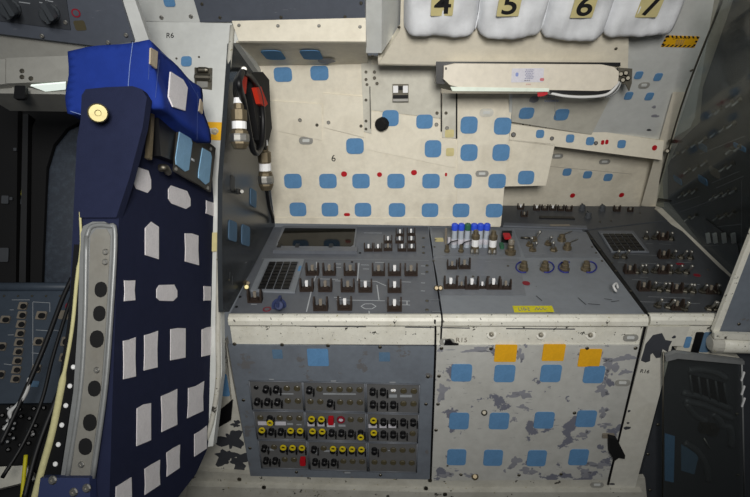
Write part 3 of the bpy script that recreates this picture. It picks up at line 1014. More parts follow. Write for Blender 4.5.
kp = slab('keypad', TT, [(264.6, 260.5), (304.6, 260.5), (295, 293.5), (250.5, 292)], .006, M['console_lt'], k1, 0, .0015)
slab('key_well', TT, [(268, 261.8), (299.5, 261.8), (290, 290.3), (256, 289.8)], .001, M['console'], kp, .0058)
A_, B_, C_, D_ = (269.2, 262.4), (298.4, 262.4), (289.2, 289.6), (257.4, 289.2)
for r in range(8):
    for c in range(4):
        def g(u, v):
            return lerp(lerp(A_, B_, u), lerp(D_, C_, u), v)
        u0, u1, v0, v1 = (c + .08) / 4, (c + .92) / 4, (r + .1) / 8, (r + .9) / 8
        ky = slab('key', TT, [g(u0, v0), g(u1, v0), g(u1, v1), g(u0, v1)], .004, M['black'], kp, .0068)
patch('blue_tab', TT, 299.6, 268.5, 2.6, 5, M['patchblue'], kp, .0062, .001, .2)
scf = slab('screen', TT, [(283, 227.2), (357.5, 227.8), (354.5, 249.5), (275.5, 248.5)], .006, M['console'], k1, 0, .002)
slab('glass', TT, [(285, 228.2), (355.5, 228.8), (353.5, 245), (350.5, 246.8), (278.5, 246), (278, 243)], .001, M['screen'], scf, .006)
slab('lower_bar', TT, [(275, 249), (357.5, 250), (357, 254.5), (273, 253.5)], .012, M['console_dk'], scf, .0, .003)
for x in (279.5, 297.5, 331):
    patch('clip', TT, x, 247, 4, 3.6, M['black'], scf, .007, .006, .15)
kb1 = turned('rotary_knob', TT.at(279, 305.5), TT.at(279, 305.5, .032), [(.020, 0), (.020, .18), (.013, .25), (.013, .9), (.010, 1)], M['blueknob'], k1, 16)
patch('grip', TT, 279, 303, 3, 9, M['blueknob'], kb1, .03, .010, .3)
patch('red_ring', TT, 267, 309.3, 8, 4.6, M['darkred'], k1, .0002, .001, .49)
patch('ring_core', TT, 267, 309.3, 5.6, 2.8, M['console_dk'], k1, .001, .0006, .49)
cr = turned('jack', TT.at(246.5, 287), TT.at(246.5, 287, .022), [(.009, 0), (.009, .4), (.006, .5), (.006, 1)], M['brass'], k1, 8)
marks('panel_legend', TT, [(316.5, 262, 316.5, 268), (313.5, 282, 306.5, 312), (313.5, 282, 316, 276), (317.5, 279, 338, 279.5), (338, 300, 345, 300), (359, 263, 357.5, 281), (357, 281, 376, 281.5), (376, 281.5, 386, 286), (377, 285, 379, 300),
                           (336, 300, 385, 301), (369, 311, 369.5, 316), (361, 306.5, 365, 304), (365, 304, 372, 304), (372, 304, 376, 306.5), (376, 306.5, 372, 309), (372, 309, 365, 309), (365, 309, 361, 306.5), (400, 301, 410, 301.2), (402, 305, 410, 305.2), (407, 301, 407, 305),
                           (335, 264, 341, 264.2), (335, 267.5, 341, 267.7), (335, 281, 341, 281.2), (334, 297.5, 341, 297.7), (401, 282, 411, 282.3), (421, 266, 425, 266.2), (421, 274, 425, 274.2), (421, 283, 425, 283.2), (421, 291, 425, 291.2), (399, 301, 401, 301), (364, 233, 382, 233.2), (375, 262.5, 384, 262.7), (251, 304.5, 257, 304.5),
                           (329, 264, 329.5, 266), (361, 265, 369, 265.2), (363, 269, 369, 269.2)], 'whiteink', k1, .0006, .0028)
for yy in (265.5, 272, 301, 310, 238, 247, 253):
    screws(TT, [(427 if yy > 256 else 423.5, yy)], k1, .0005, 1.0)
screws(TT, [(240, 297), (236.5, 307), (360, 253), (352, 262)], k1, .0005, .9, 'black')
marks('top_seam', TT, [(262, 258.6, 429, 260.6)], 'greyink', k1, .0006, .0016)

# ---- right console
k2 = root('control_console', cw((XM1 + XR) / 2, 1.5, .27), 'grey sloping console with blue capped tubes and yellow tape', 'console')
cbox('body', XM1, XR, 1.275, 1.86, .262, .845, M['console_dk'], k2)
cbox('top_panel', XM1, XR - .002, 1.275, 1.857, .84, .854, M['console_lt'], k2, .0015)
l2 = lip(XM1, XR, k2)
slab('inset_panel', TT, [(433, 257.5), (519, 258), (526, 296), (441, 295.5)], .001, M['console'], k2, 0, .0003)
slab('inset_panel', TT, [(514, 229), (586, 232), (600, 258), (525, 258)], .001, M['console'], k2, 0, .0003)
slab('inset_panel', TT, [(432, 228), (513, 228.5), (521, 257), (433, 256.5)], .0008, M['console'], k2, 0, .0003)
for x, y, kd, s in ((450.5, 287.5, 'w', 1), (461.3, 288, 'd', .66), (471.5, 288, 'w', 1), (482, 288, 'w', .66), (493, 288, 'w', 1), (505.3, 288.5, 'd', .8), (452, 268.5, 'd', .8), (464.2, 268, 'd', .92)):
    toggle(TT, x, y, k2, kd, s)
for i, x in enumerate((453.8, 460.3, 466.6, 472.9, 479.2, 485.6)):
    tb = turned('capped_tube', TT.at(x, 247), TT.at(x, 247) + CZ * .066, [(.0095, 0), (.0095, .2), (.0085, .25), (.0085, 1)], M['tubegrey'], k2, 12)
    turned('cap', TT.at(x, 247) + CZ * .062, TT.at(x, 247) + CZ * .084, [(.0098, 0), (.0108, .25), (.0108, .85), (.008, 1)], M['greencap'] if i == 2 else M['bluecap'], tb, 12)
    turned('collar', TT.at(x, 247) + CZ * .012, TT.at(x, 247) + CZ * .03, [(.0095, 0), (.0100, .2), (.0100, .8), (.0095, 1)], M['paper'], tb, 12)
for x, y in ((474.6, 252.5), (492, 253)):
    b = turned('connector_post', TT.at(x, y), TT.at(x, y) + CZ * .078, [(.010, 0), (.013, .05), (.013, .3), (.011, .32), (.011, .62), (.0135, .64), (.0135, .8), (.009, .85), (.0075, 1)], M['bronze'], k2, 12)
    turned('white_band', TT.at(x, y) + CZ * .022, TT.at(x, y) + CZ * .048, [(.0118, 0), (.0118, 1)], M['white'], b, 12)
    for dx in (-2.5, 2.5):
        turned('foot_lug', TT.at(x + dx, y + 1.5), TT.at(x + dx, y + 1.5) + CZ * .018, [(.006, 0), (.007, .5), (.004, 1)], M['steel'], b, 8)
for x, y in ((447, 252), (461, 252)):
    b = turned('wire_post', TT.at(x, y), TT.at(x, y) + CZ * .026, [(.009, 0), (.009, .3), (.006, .4), (.006, 1)], M['bronze'], k2, 8)
    p = TT.at(x, y) + CZ * .024
    tube('lead', [p, p + CX * .012 + CZ * .012, p + CX * .034 + CZ * .018], .002, M['black'], b, 5)
turned('clear_tube', TT.at(445.5, 243.5), TT.at(445.5, 243.5) + CZ * .055, [(.004, 0), (.004, 1)], M['dull'], k2, 8)
turned('tube_sleeve', TT.at(449, 243.5), TT.at(449, 243.5) + CZ * .022, [(.005, 0), (.005, 1)], M['paper'], k2, 8)
rc = slab('red_guard', TT, [(501, 240), (511, 240), (511, 243), (501, 243)], .035, M['black'], k2, 0, .002)
patch('red_cover', TT, 507, 237, 7, 5, M['red'], rc, .036, .006, .2)
patch('green_lamp', TT, 501.5, 247.5, 4, 4, M['greencap'], k2, 0, .012, .4)
kk = turned('rotary_knob', TT.at(510.3, 254), TT.at(510.3, 254) + CZ * .05, [(.017, 0), (.017, .25), (.011, .3), (.011, .55), (.0095, .6), (.0095, .95), (.006, 1)], M['bronze'], k2, 14)
turned('knob_top', TT.at(510.3, 254) + CZ * .036, TT.at(510.3, 254) + CZ * .052, [(.010, 0), (.0105, .6), (.006, 1)], M['dull'], kk, 12)
patch('label_strip', TT, 439.2, 239.8, 8.4, 3.8, M['labelcream'], k2, .0012, .0006, .1)
for x, y, s in ((523.5, 270, 1.05), (544.5, 270, 1.05), (564.6, 270, 1.05), (585.6, 270, 1.05)):
    place('round_switch', ME_CAPNUT, TT, x, y, M['bronze'], k2, 0, s)
for x0, x1 in ((515.5, 554.5), (558, 597)):
    for cx, a0, a1 in ((x0 + 8, 60, 290), (x1 - 8, -110, 120)):
        pts = []
        for i in range(9):
            a = radians(a0 + (a1 - a0) * i / 8)
            pts.append(TT.at(cx + 7.5 * cos(a), 267 - 5.5 * sin(a), .003))
        tube('marker_cord', pts, .0022, M['bluering'], k2, 6, 3)
for x, y, r in ((532.5, 251, .4), (534, 241, 1.3), (548, 245, .2), (553.5, 251, -.5), (529.5, 246, .1)):
    bat(TT, x, y, k2, 1.15, r)
for x, y in ((561.5, 241), (567, 249.5)):
    kk = turned('selector', TT.at(x, y), TT.at(x, y) + CZ * .024, [(.014, 0), (.014, .4), (.010, .5), (.010, .9), (.007, 1)], M['bronze'], k2, 12)
    p = TT.at(x, y) + CZ * .02
    tube('pointer_arm', [p, p + CX * .02 + CY * .02, p + CX * .042 + CY * .035], .0022, M['steel'], kk, 6)
tube('long_lever', [TT.at(521, 237.5, .012), TT.at(530, 238, .014)], .004, M['darksteel'], k2, 6)
yt = slab('yellow_tape', TT, [(512.3, 306), (552, 306), (554.3, 312), (514.4, 312.4)], .0008, M['yellowtape'], k2, .0005)
text('tape_writing', 'L10-2', TT, 524, 309.3, 3.0, M['ink'], yt, .0014, 0, .62)
marks('tape_scribble', TT, [(535, 310.6, 536.4, 307.8), (536.4, 307.8, 538, 310.6), (538, 310.6, 539.5, 308), (539.5, 308, 541, 310.6), (541, 310.6, 543, 308.2), (543, 308.2, 544.5, 310.5), (544.5, 310.5, 547, 308.6)], 'ink', yt, .0016, .0014)
patch('red_oval', TT, 526.2, 283.2, 7.6, 4.2, M['darkred'], k2, .0014, .0006, .49)
hk = tube('hook', [TT.at(616, 291, 0), TT.at(616, 291, .02), TT.at(613.5, 286, .03), TT.at(616.5, 283.5, .03), TT.at(618, 288, .015)], .0035, M['whitecable'], k2, 6)
for x, y in ((440.5, 285), (436.5, 285)):
    turned('fastener', TT.at(x, y + 3), TT.at(x, y + 3, .016), [(.008, 0), (.008, .5), (.005, .6), (.005, 1)], M['bronze'], k2, 8)
screws(TT, [(435.5, 240), (434.5, 247), (433.5, 261), (458, 276.5), (473, 276.5), (489, 277), (592, 247), (602, 261), (596, 253), (508, 266)], k2, .0012, .8)
marks('panel_legend', TT, [(444, 255, 451, 255.2), (457, 255, 465, 255.2), (485, 262, 491, 262), (481, 275.5, 489, 275.7), (471, 271, 475, 271), (530, 253, 545, 254), (545, 238, 556, 238.4), (522, 254, 542, 255.5), (574, 243, 579, 241), (430, 300.5, 440, 300.6), (432, 312, 441, 312.1), (505, 262.5, 520, 262.7),
                           (557, 252, 571, 252.6), (436, 258.4, 519, 259)], 'greyink', k2, .0016, .0018)
marks('scuff', TT, [(536, 296, 542, 301), (578, 298, 586, 305), (588, 304, 600, 305), (604, 299, 612, 300), (546, 312, 553, 313), (611, 302, 619, 301), (430.5, 300.6, 440, 300.6), (431, 312.2, 441, 312.2)], 'chipdark', k2, .001, .003)
marks('lip_line', LF, [(300, 326, 366, 326.6), (405, 327, 434, 327.3)], 'chipdark', k1, .0006, .0035)  # flat thin dark lines just below the rolled edge
marks('lip_line', LF, [(440, 327.5, 470, 328), (506, 328.5, 575, 329)], 'chipdark', k2, .0006, .0035)
# flange buttons on the front of the lip
FL = Plane(cw(0, 1.2608, 0), -CY, CX)
for x, y in ((491.5, 334.3), (541, 334.8), (590.5, 335)):
    b = turned('quarter_turn', FL.at(x, y), FL.at(x, y, .0018), [(.013, 0), (.013, .8), (.0115, 1)], M['postwhite'], k2, 16)
    turned('slot_head', FL.at(x, y, .0018), FL.at(x, y, .004), [(.0055, 0), (.007, .7), (.003, 1), (.002, .5)], M['darksteel'], b, 10)
latch(FL, 630.5, 337.5, 15, 6.5, k2, .0005)
la = latch(FL, 447, 341.3, 15, 5.6, k2, .0005)
slab('black_tab', FL, [(445, 339.5), (450, 338.5), (453, 342.3), (458.5, 343.2), (458, 344), (444, 344)], .006, M['black'], k2, .003)
text('stencil_number', 'R15', FL, 461.5, 340.2, 4.4, M['dull'], k2, .0005)

# ---- switch strip at the foot of the niche
st2 = root('rear_switch_strip', TT.at(580, 213), 'dark switch strip at the foot of the niche', 'switch panel')
slab('strip_panel', TT, [(502, 205.5), (655, 206.5), (669, 220), (590, 229), (500, 227)], -.012, M['wing'], st2, .003, .001)
for x, y, s in ((520.5, 209, .62), (536.5, 210, .62), (544.5, 210, .62), (552.5, 210, .62), (560.5, 210.5, .62), (568.5, 211, .62), (524, 216.5, .62), (616.5, 211, .62), (630, 211.5, .5)):
    toggle(Plane(TT.p + TT.n * .003, TT.n, TT.u), x, y, st2, 'w' if x in (536.5, 552.5, 520.5) else 'd', s)
slab('black_slot', TT, [(539, 216.6), (573, 217.6), (575, 219.6), (539, 218.8)], .004, M['black'], st2, .003)
for x, y in ((582, 210), (602, 210.5), (588, 217.5)):
    place('rotary_knob', ME_KNOB, TT, x, y, M['wing'], st2, .003, 1.0)
slab('step_edge', TT, [(504, 224), (586, 227.2), (587, 229.5), (503, 227)], .006, M['console_dk'], st2, .003, .001)
patch('nameplate', TT, 560, 225.2, 20, 1.8, M['dull'], st2, .0095, .0006, .1)
screws(TT, [(600, 222), (611, 221), (640, 213)], st2, .003, .8)

# ---- wing console (right)
k3 = root('control_console', cw(.84, 1.6, .27), 'shade-darkened wing console with a square grid keypad beside the slanting rail', 'console')
cbox('body', .672, 1.0, 1.30, 2.06, .80, .845, M['wing'], k3)
slab('top_panel', TT, [(588, 231), (590, 229.5), (672, 221), (738, 286), (720, 313), (648, 311.5)], -.012, M['wing'], k3, .0005, .0015)
l3 = lip(.672, .93, k3, 1.268)
slab('seam_gap', TT, [(584.5, 231.5), (587.6, 231), (649.5, 316), (645.2, 316.5)], .003, M['black'], k3, -.004)
kp2 = slab('keypad', TT, [(597.5, 232), (633, 232), (649, 253), (611, 253.2)], .005, M['console_dk'], k3, 0, .001)
slab('key_well', TT, [(601, 233.4), (632.6, 233.4), (646.5, 251.6), (612, 251.8)], .001, M['console_lt'], kp2, .0048)
A_, B_, C_, D_ = (602, 234), (632, 234), (645.3, 251), (613, 251.2)
for r in range(5):
    for c in range(5):
        def g(u, v):
            return lerp(lerp(A_, B_, u), lerp(D_, C_, u), v)
        u0, u1, v0, v1 = (c + .07) / 5, (c + .93) / 5, (r + .08) / 5, (r + .92) / 5
        slab('key', TT, [g(u0, v0), g(u1, v0), g(u1, v1), g(u0, v1)], .003, M['black'], kp2, .0058)
for i, (x, y) in enumerate([(646, 239), (654, 239), (662, 239.5), (671, 240), (616, 258), (624, 258), (663, 258), (672, 258), (681, 258.5), (690, 259),
                            (629, 273), (637, 273), (645, 272.5), (654, 272.5), (662, 273), (670, 273), (678, 273), (686, 273.5),
                            (643, 290), (652, 290), (659.5, 291), (668, 291), (675.5, 292), (685, 292), (692.5, 292.5), (702, 292.5), (710, 293), (717, 293),
                            (657.5, 307), (668, 308), (676, 309), (684, 310), (709, 310), (716, 310.5)]):
    if i % 4 == 2:
        toggle(TT, x, y, k3, 'd', .8)
    else:
        bat(TT, x, y, k3, 1.0, .5 * (i % 3) - .5, 'darksteel')
marks('panel_legend', TT, [(646, 244, 653, 244), (659, 244, 671, 245), (618, 262.5, 625, 262.6), (641, 263.5, 656, 264), (666, 262.5, 671, 262.5), (677, 262.5, 690, 263), (623, 270, 627, 270), (640, 277.5, 648, 277.7), (632, 280, 646, 280.5), (648, 297, 690, 298.5), (655, 283, 700, 285), (655, 314, 662, 314),
                           (628, 254.5, 660, 256), (640, 302, 700, 304)], 'greyink', k3, .0012, .0016)
patch('red_oval', TT, 697, 275.3, 7, 3, M['darkred'], k3, .0006, .0006, .49)
patch('red_oval', TT, 680, 264, 8, 2, M['darkred'], k3, .0006, .0006, .49)
screws(TT, [(592, 239), (600, 250), (612, 263), (616, 271), (631, 291), (708, 270)], k3, .0006, .8)

# ---- front: circuit breaker panel
bpn = root('circuit_breaker_panel', FRONT.at(335, 476), 'slate front panel with nine framed blocks of circuit breakers', 'breaker panel')
slab('front_plate', FRONT, [(228.5, 343.5), (434.2, 346), (429.5, 478), (251, 474.5)], .006, M['slate'], bpn, .0, .001)
patch('velcro_patch', FRONT, 318, 357.2, 21, 17, M['patchblue'], bpn, .0062, .002, .08)
patch('velcro_patch', FRONT, 277.5, 354, 10, 9, M['patchdim'], bpn, .0062, .001, .08)
patch('velcro_patch', FRONT, 384.5, 356.8, 11, 9, M['patchdim'], bpn, .0062, .001, .08)
screws(FRONT, [(234.5, 343.9), (282, 344.5), (328, 345.4), (380, 347), (243.5, 400), (428, 376.7), (250, 448), (296.5, 472), (380.5, 475), (426, 404)], bpn, .006, 1.1)
frames = [
    ([(249, 380.8), (302, 382), (304, 410.4), (252.7, 409.5)], ['DKKBB', 'KKKBB']),
    ([(303, 382), (364.8, 383.2), (365.3, 412), (305, 410.8)], ['KBBBBB', 'BBKBBB']),
    ([(366.2, 383.4), (419.6, 384.6), (418.6, 413.2), (367, 412.4)], ['KKWBB', 'KKKBB']),
    ([(253.4, 411), (304, 411.8), (306, 439.8), (257.6, 439)], ['BLBBB', 'YKKYY']),
    ([(305.2, 412), (365.5, 413.4), (366, 441.4), (307.5, 440)], ['YYROBB', 'YYKKKL']),
    ([(367.2, 413.6), (418.6, 414.6), (417.4, 442.8), (368, 441.6)], ['YKKKK', 'YKKKB']),
    ([(258, 440.4), (306.4, 441.2), (309, 469), (262, 468)], ['KBYYY', 'KKBBR']),
    ([(307.8, 441.4), (366.2, 442.6), (367.4, 471.2), (310.4, 469.4)], ['KBYYYY', 'KKKBBB']),
    ([(368.4, 442.8), (417.2, 443.8), (416.4, 472.4), (369, 471.4)], ['KBBBB', 'BBBBB']),
]


def f_br(bm):
    lathe(bm, [(.0090, 0), (.0090, .003), (.0072, .004), (.0072, .010), (.0085, .012), (.0085, .016), (.006, .018)], 12)


def f_flat(bm):
    lathe(bm, [(.0098, 0), (.0098, .003), (.008, .0045), (.0078, .003)], 12)


def f_ring(bm):
    lathe(bm, [(.0066, .0), (.0110, .0), (.0116, .002), (.0116, .004), (.0108, .006), (.0070, .006), (.0064, .004)], 14, None, False)


ME_BR, ME_FLAT, ME_RING = mk(f_br), mk(f_flat), mk(f_ring)


def f_post(bm):
    box(bm, -.0018, .0018, -.014, .004, 0, .014)


ME_POST = mk(f_post)
BP = Plane(FRONT.p + FRONT.n * .009, FRONT.n, FRONT.u)
for quad, rows in frames:
    fr = slab('breaker_block', FRONT, quad, .003, M['breaker'], bpn, .006, .0006)
    q = quad
    for a, b in ((q[0], q[1]), (q[1], q[2]), (q[2], q[3]), (q[3], q[0])):
        pa, pb = FRONT.at(*a, .0095), FRONT.at(*b, .0095)
        tube('frame_bar', [pa, pb], .0022, M['console_dk'], fr, 5)
    for ri, row in enumerate(rows):
        n = len(row)
        for ci, kd in enumerate(row):
            u, v = (ci + .62) / (n + .15), (.22 if ri == 0 else .66)
            x, y = lerp(lerp(q[0], q[1], u), lerp(q[3], q[2], u), v)
            if kd == 'B':
                place('circuit_breaker', ME_FLAT, BP, x, y, M['brown'], fr, 0, .95)
            elif kd in 'KYL':
                b = place('circuit_breaker', ME_BR, BP, x, y, M['black'], fr, 0, 1.0)
                if kd == 'Y':
                    place('yellow_ring', ME_RING, BP, x, y, M['yellow'], b, .019, .85)
                if kd == 'L':
                    place('yellow_ring', ME_RING, BP, x, y + 5, M['yellow'], b, .019, .85)
                xp, yp = lerp(lerp(q[0], q[1], u + .42 / n), lerp(q[3], q[2], u + .42 / n), v + .03)
                place('divider', ME_POST, BP, xp, yp, M['black'], fr)
            elif kd == 'R':
                b = place('circuit_breaker', ME_BR, BP, x, y, M['red'], fr, 0, 1.0)
                patch('red_sleeve', BP, x, y, 5.4, 6, M['red'], b, .006, .014, .2)
            elif kd == 'O':
                b = place('circuit_breaker', ME_FLAT, BP, x, y, M['paper'], fr, 0, .8)
                place('red_ring', ME_RING, BP, x, y, M['darkred'], b, .001, 1.05)
            elif kd == 'D':
                b = place('circuit_breaker', ME_FLAT, BP, x, y, M['black'], fr, 0, .7)
            elif kd == 'W':
                b = place('circuit_breaker', ME_FLAT, BP, x, y, M['dull'], fr, 0, .7)
                for dx in (-1.2, 1.2):
                    place('white_pin', ME_SCREW, BP, x + dx, y, M['white'], b, .004, .9)
for x, y, w, h in ((272, 423.3, 28, 3.6), (311, 424.2, 7, 4), (321, 424.2, 7, 4), (331, 425, 8, 4), (373, 426, 9, 3.6), (383, 426, 7, 3.6), (392, 426, 8, 3.6)):
    patch('label_strip', BP, x, y, w, h, M['paper'], bpn, .0004, .0006, .05)
for x, y, w, h in ((286, 393.8, 15, 1.2), (330, 393.8, 14, 1.6), (346, 394, 20, 1.2), (393, 396, 8, 3), (406, 396, 12, 2.4), (290, 424, 6, 2), (299, 424.6, 5, 1), (342, 425.6, 7, 2), (268, 449.5, 12, 1.8), (331, 451, 14, 1.6), (392, 450.5, 8, .8), (271.5, 379.4, 4.6, 1), (333.5, 381, 5.4, 1.2), (392.5, 382.3, 6, 1.2), (347.5, 472.6, 6, 1.6), (315, 452, 6, 3), (302, 450.5, 5, 3)):
    patch('label_strip', BP, x, y, w, h, M['greyink'], bpn, .0004, .0004, .05)

# ---- front: white access panel
ap = root('access_panel', FRONT.at(535, 478), 'chipped white front panel with blue and yellow hook tape squares', 'access panel')
slab('front_plate', FRONT, [(436.6, 344.2), (640.5, 344), (607, 478), (431.5, 479)], .006, M['chipped'], ap, .0, .001)
for x, y in ((461.5, 372.6), (504.5, 373.3), (550.7, 373.2), (593.8, 374.3), (459, 420.8), (499, 420.8), (544, 420), (586, 418.5), (456.5, 457), (493, 457.6), (536.6, 458), (578.4, 457)):
    k = (1417 - y) / 1044
    patch('velcro_patch', FRONT, x, y, 20.6 * k, 17 * k, M['patchblue'], ap, .0062, .0022, .16)
for x, y, w, h in ((505.5, 353, 22, 17), (553.5, 352.3, 22, 16.5), (589.6, 357.6, 22, 17.5)):
    patch('yellow_patch', FRONT, x, y, w, h, M['yellowsq'], ap, .0062, .0022, .06)
for i, (x, y, w, h) in enumerate(((521, 394.5, 20, 11), (523, 407, 13, 5), (515, 462, 14, 12), (528, 471, 18, 8), (602, 390, 14, 14), (611, 366, 16, 16), (625, 358, 26, 8), (585, 434, 10, 10), (603, 412, 12, 10), (586, 473, 14, 9), (606, 425, 14, 5),
                                  (472, 476, 12, 6), (447, 475, 16, 6), (440, 350, 5, 6), (478, 350, 36, 5), (520, 355, 9, 14), (598, 465, 20, 8), (514, 419, 7, 4), (442, 392, 13, 17), (625, 372, 12, 7))):
    chipshape(FRONT, x, y, w * .8, h * .8, 'chiplav', ap, .0062, 60 + i, 28, .9)
    for q in range(3):
        chipshape(FRONT, min(max(x + rnd.uniform(-.8, .8) * w, 440), 607), min(y + rnd.uniform(-.8, .8) * h, 474), w * rnd.uniform(.12, .4), h * rnd.uniform(.12, .35), 'chiplav', ap, .0062, 200 + 3 * i + q, 14, .7)
screws(FRONT, [(441.5, 348.3), (635.5, 348), (587, 348.2), (491, 348.5), (574.5, 412.8), (461, 474.5), (439, 376), (519, 475), (561, 474), (438, 404), (436, 430)], ap, .0062, 1.1)
turned('fastener', FRONT.at(484.3, 412.6, .006), FRONT.at(484.3, 412.6, .014), [(.009, 0), (.009, .5), (.005, 1)], M['darksteel'], ap, 10)
turned('fastener', FRONT.at(475, 476.5, .006), FRONT.at(475, 476.5, .012), [(.011, 0), (.011, .6), (.006, 1)], M['bronze'], ap, 10)
latch(FRONT, 622.5, 382.5, 15, 6, ap, .006)
sb = patch('strap_bracket', FRONT, 608, 435, 12, 4, M['dull'], ap, .006, .006, .2)
slab('pull_strap', FRONT, [(607.5, 434), (615.5, 436), (623.5, 452), (623, 455.5), (617, 454.5), (613, 457.5), (608, 449)], .014, M['blackmat'], ap, .012, .004)
# ---- white base below both front panels
bs_ = slab('baseboard_front', FRONT, [(190, 470), (252, 474.5), (430, 479), (608, 479), (645, 478), (650, 530), (180, 530)], -.015, M['basewhite'], None, .004, .001)
tag(bs_, 'scuffed white base ledge below the front panels', 'baseboard', None, 'structure')
slab('ledge_step', FRONT, [(190, 481), (430, 487), (640, 487), (645, 500), (190, 500)], .02, M['basewhite'], bs_, .004, .003)
latch(FRONT, 597, 484.6, 13, 4.6, bs_, .006)
for x, y in ((239.5, 479), (426, 488), (430, 480), (445, 494), (264, 487)):
    patch('bolt_head', FRONT, x, y, 4, 3, M['darksteel'], bs_, .025 if y > 485 else .005, .003, .4)
tube('seam_gap', [FRONT.at(434.8, 320, .011), FRONT.at(435.2, 346, .004), FRONT.at(430.6, 480, .004)], .0028, M['black'], bs_, 5)

# ---- corner post on the right front
cp = slab('corner_panel', FRONT, [(648, 327), (690, 327), (683, 346), (672, 346), (663, 382), (634, 492), (608, 492), (612, 470)], -.03, M['postwhite'], None, .006, .002)
tag(cp, 'narrow white corner panel with one big dark bare patch', 'panel')
slab('dark_seam', FRONT, [(643.6, 326), (645.8, 326), (608.6, 484), (606.8, 484)], .004, M['black'], cp, .004)
slab('paint_chip', FRONT, [(653, 335), (662, 333), (665.5, 340), (672, 341), (669, 347), (668, 352), (662.5, 349), (660.5, 357.5), (656, 358), (652.5, 353), (650.5, 354.5), (650, 361), (645.5, 362.5), (640.8, 360.5), (643.5, 351.5), (645.5, 344)], .0006, M['chipdark'], cp, .0062)
text('stencil_number', 'R16', FRONT, 644.8, 371.5, 3.4, M['blackink'], cp, .0066, -.1)
for i, (x, y, w, h) in enumerate(((627, 428, 7, 3.4), (629, 411, 2.6, 2.6), (612, 484, 6, 2), (674, 337, 4, 3), (628, 423, 3, 2))):
    chipshape(FRONT, x, y, w, h, 'chipdark', cp, .0062, 90 + i, 10, .3)
# ---- pale shelf end and lower dark panel with its own cover sheet
rs = slab('side_ledge', FRONT, [(684, 329), (716, 330), (716, 352), (740, 358), (676, 350)], -.03, M['offwhite'], None, -.006, .002)
tag(rs, 'short pale ledge above the molded lower cover', 'ledge')
patch('velcro_patch', FRONT, 687.5, 342, 6, 11, M['patchblue'], rs, -.0055)
patch('velcro_patch', FRONT, 706, 342, 11, 20, M['patchdim'], rs, -.0055)
patch('black_tape', FRONT, 697, 343, 8, 22, M['black'], rs, -.0035, .002, .2)
dl = slab('lower_side_panel', FRONT, [(672, 349), (780, 352), (780, 520), (630, 520)], -.02, M['dark'], None, -.03, .002)
tag(dl, 'dark lower side panel with molded ridges behind clear cover', 'panel')
for q_, mt in (([(664.5, 433), (674.5, 436), (673.5, 482), (664.5, 480)], 'patchblue'), ([(681, 444), (700, 449), (694, 474), (681, 470)], 'patchdim')):
    slab('velcro_patch', FRONT, q_, .002, M[mt], dl, -.0295)
gr = slab('grille', FRONT, [(689, 374), (724, 382), (727, 404), (692, 398)], .004, M['black'], dl, -.03, .001)
for k in range(5):
    x0, y0 = lerp((690, 375), (724, 383), k / 4)
    x1, y1 = lerp((693, 398), (727, 403.5), k / 4)
    tube('grille_bar', [FRONT.at(x0, y0, -.024), FRONT.at(x1, y1, -.024)], .003, M['wing'], gr, 6)
for pts in ([(686, 403), (691, 410), (698, 417), (706, 420)], [(684, 442), (692, 447), (699, 453), (706, 466), (708, 480)], [(712, 413), (718, 418), (722, 425), (730, 428), (731, 446)],
            [(688, 370), (700, 369), (715, 372), (726, 378)], [(682, 392), (700, 396), (730, 408)], [(684, 400), (706, 406), (732, 418)]):
    tube('molded_ridge', [FRONT.at(x, y, -.03) for x, y in pts], .010, M['wing'], dl, 8)
patch('valve_block', FRONT, 703, 425, 9, 9, M['darksteel'], dl, -.03, .018, .15)
patch('valve_block', FRONT, 710.5, 427, 8, 8, M['darksteel'], dl, -.03, .022, .15)
tube('fine_lever', [FRONT.at(704, 438, -.02), FRONT.at(710, 449, -.01)], .002, M['steel'], dl, 5)
screws(FRONT, [(658, 424.5), (648, 454), (650, 490), (737, 414), (738, 475)], dl, -.029, 1.1)
p2 = slab('plexiglass_cover', FRONT, [(663.4, 352), (741.5, 359.5), (744.5, 505), (662.2, 505)], .005, M['plexi'], None, .022)
tag(p2, 'clear plastic cover over the dark lower side panel', 'plastic sheet')
tube('cover_edge', [FRONT.at(663.4, 352, .027), FRONT.at(662.4, 500, .027)], .0022, M['darksteel'], p2, 5)
tube('cover_edge', [FRONT.at(741.8, 360, .027), FRONT.at(744.5, 500, .027)], .0022, M['rail'], p2, 5)
slab('cover_bar', FRONT, [(663.4, 353.5), (674, 350), (742, 358.5), (742, 362), (676, 356), (664, 359)], .012, M['rail'], p2, .022, .002)
for x, y in ((742.5, 376), (742.7, 390), (743, 402)):
    patch('edge_clip', FRONT, x, y, 1.6, 9, M['white'], p2, .028, .003, .3)

# ---- grey cabinet at the right border
GB = Plane(cw(0, 1.245, 0), -CY, CX)
gb = root('side_cabinet', GB.at(735, 345), 'slate grey cabinet with white edge above the lower cover', 'cabinet')
slab('body', GB, [(716, 331), (751, 241), (800, 120), (815, 120), (775, 337), (760, 335)], -.02, M['slate'], gb, .0, .002)
slab('white_edge', GB, [(713, 331.5), (750.5, 236), (795, 118), (802, 120), (754, 241), (719, 332.5)], -.012, M['lip'], gb, .006, .002)
rp = [GB.at(712, 343, -.002), GB.at(775, 346, -.002)]
tube('rolled_lip', rp, .0235, M['lip'], gb, 16)
turned('end_cap', rp[0] - CX * .006, rp[0] + CX * .02, [(.018, 0), (.026, .3), (.026, 1)], M['basewhite'], gb, 16)
slab('top_bead', GB, [(712, 331), (775, 333), (775, 339), (712, 336)], .012, M['lip'], gb, .006, .003)
for x, y in ((726.5, 309), (748, 333), (739, 324)):
    screws(GB, [(x, y)], gb, .001, .9)

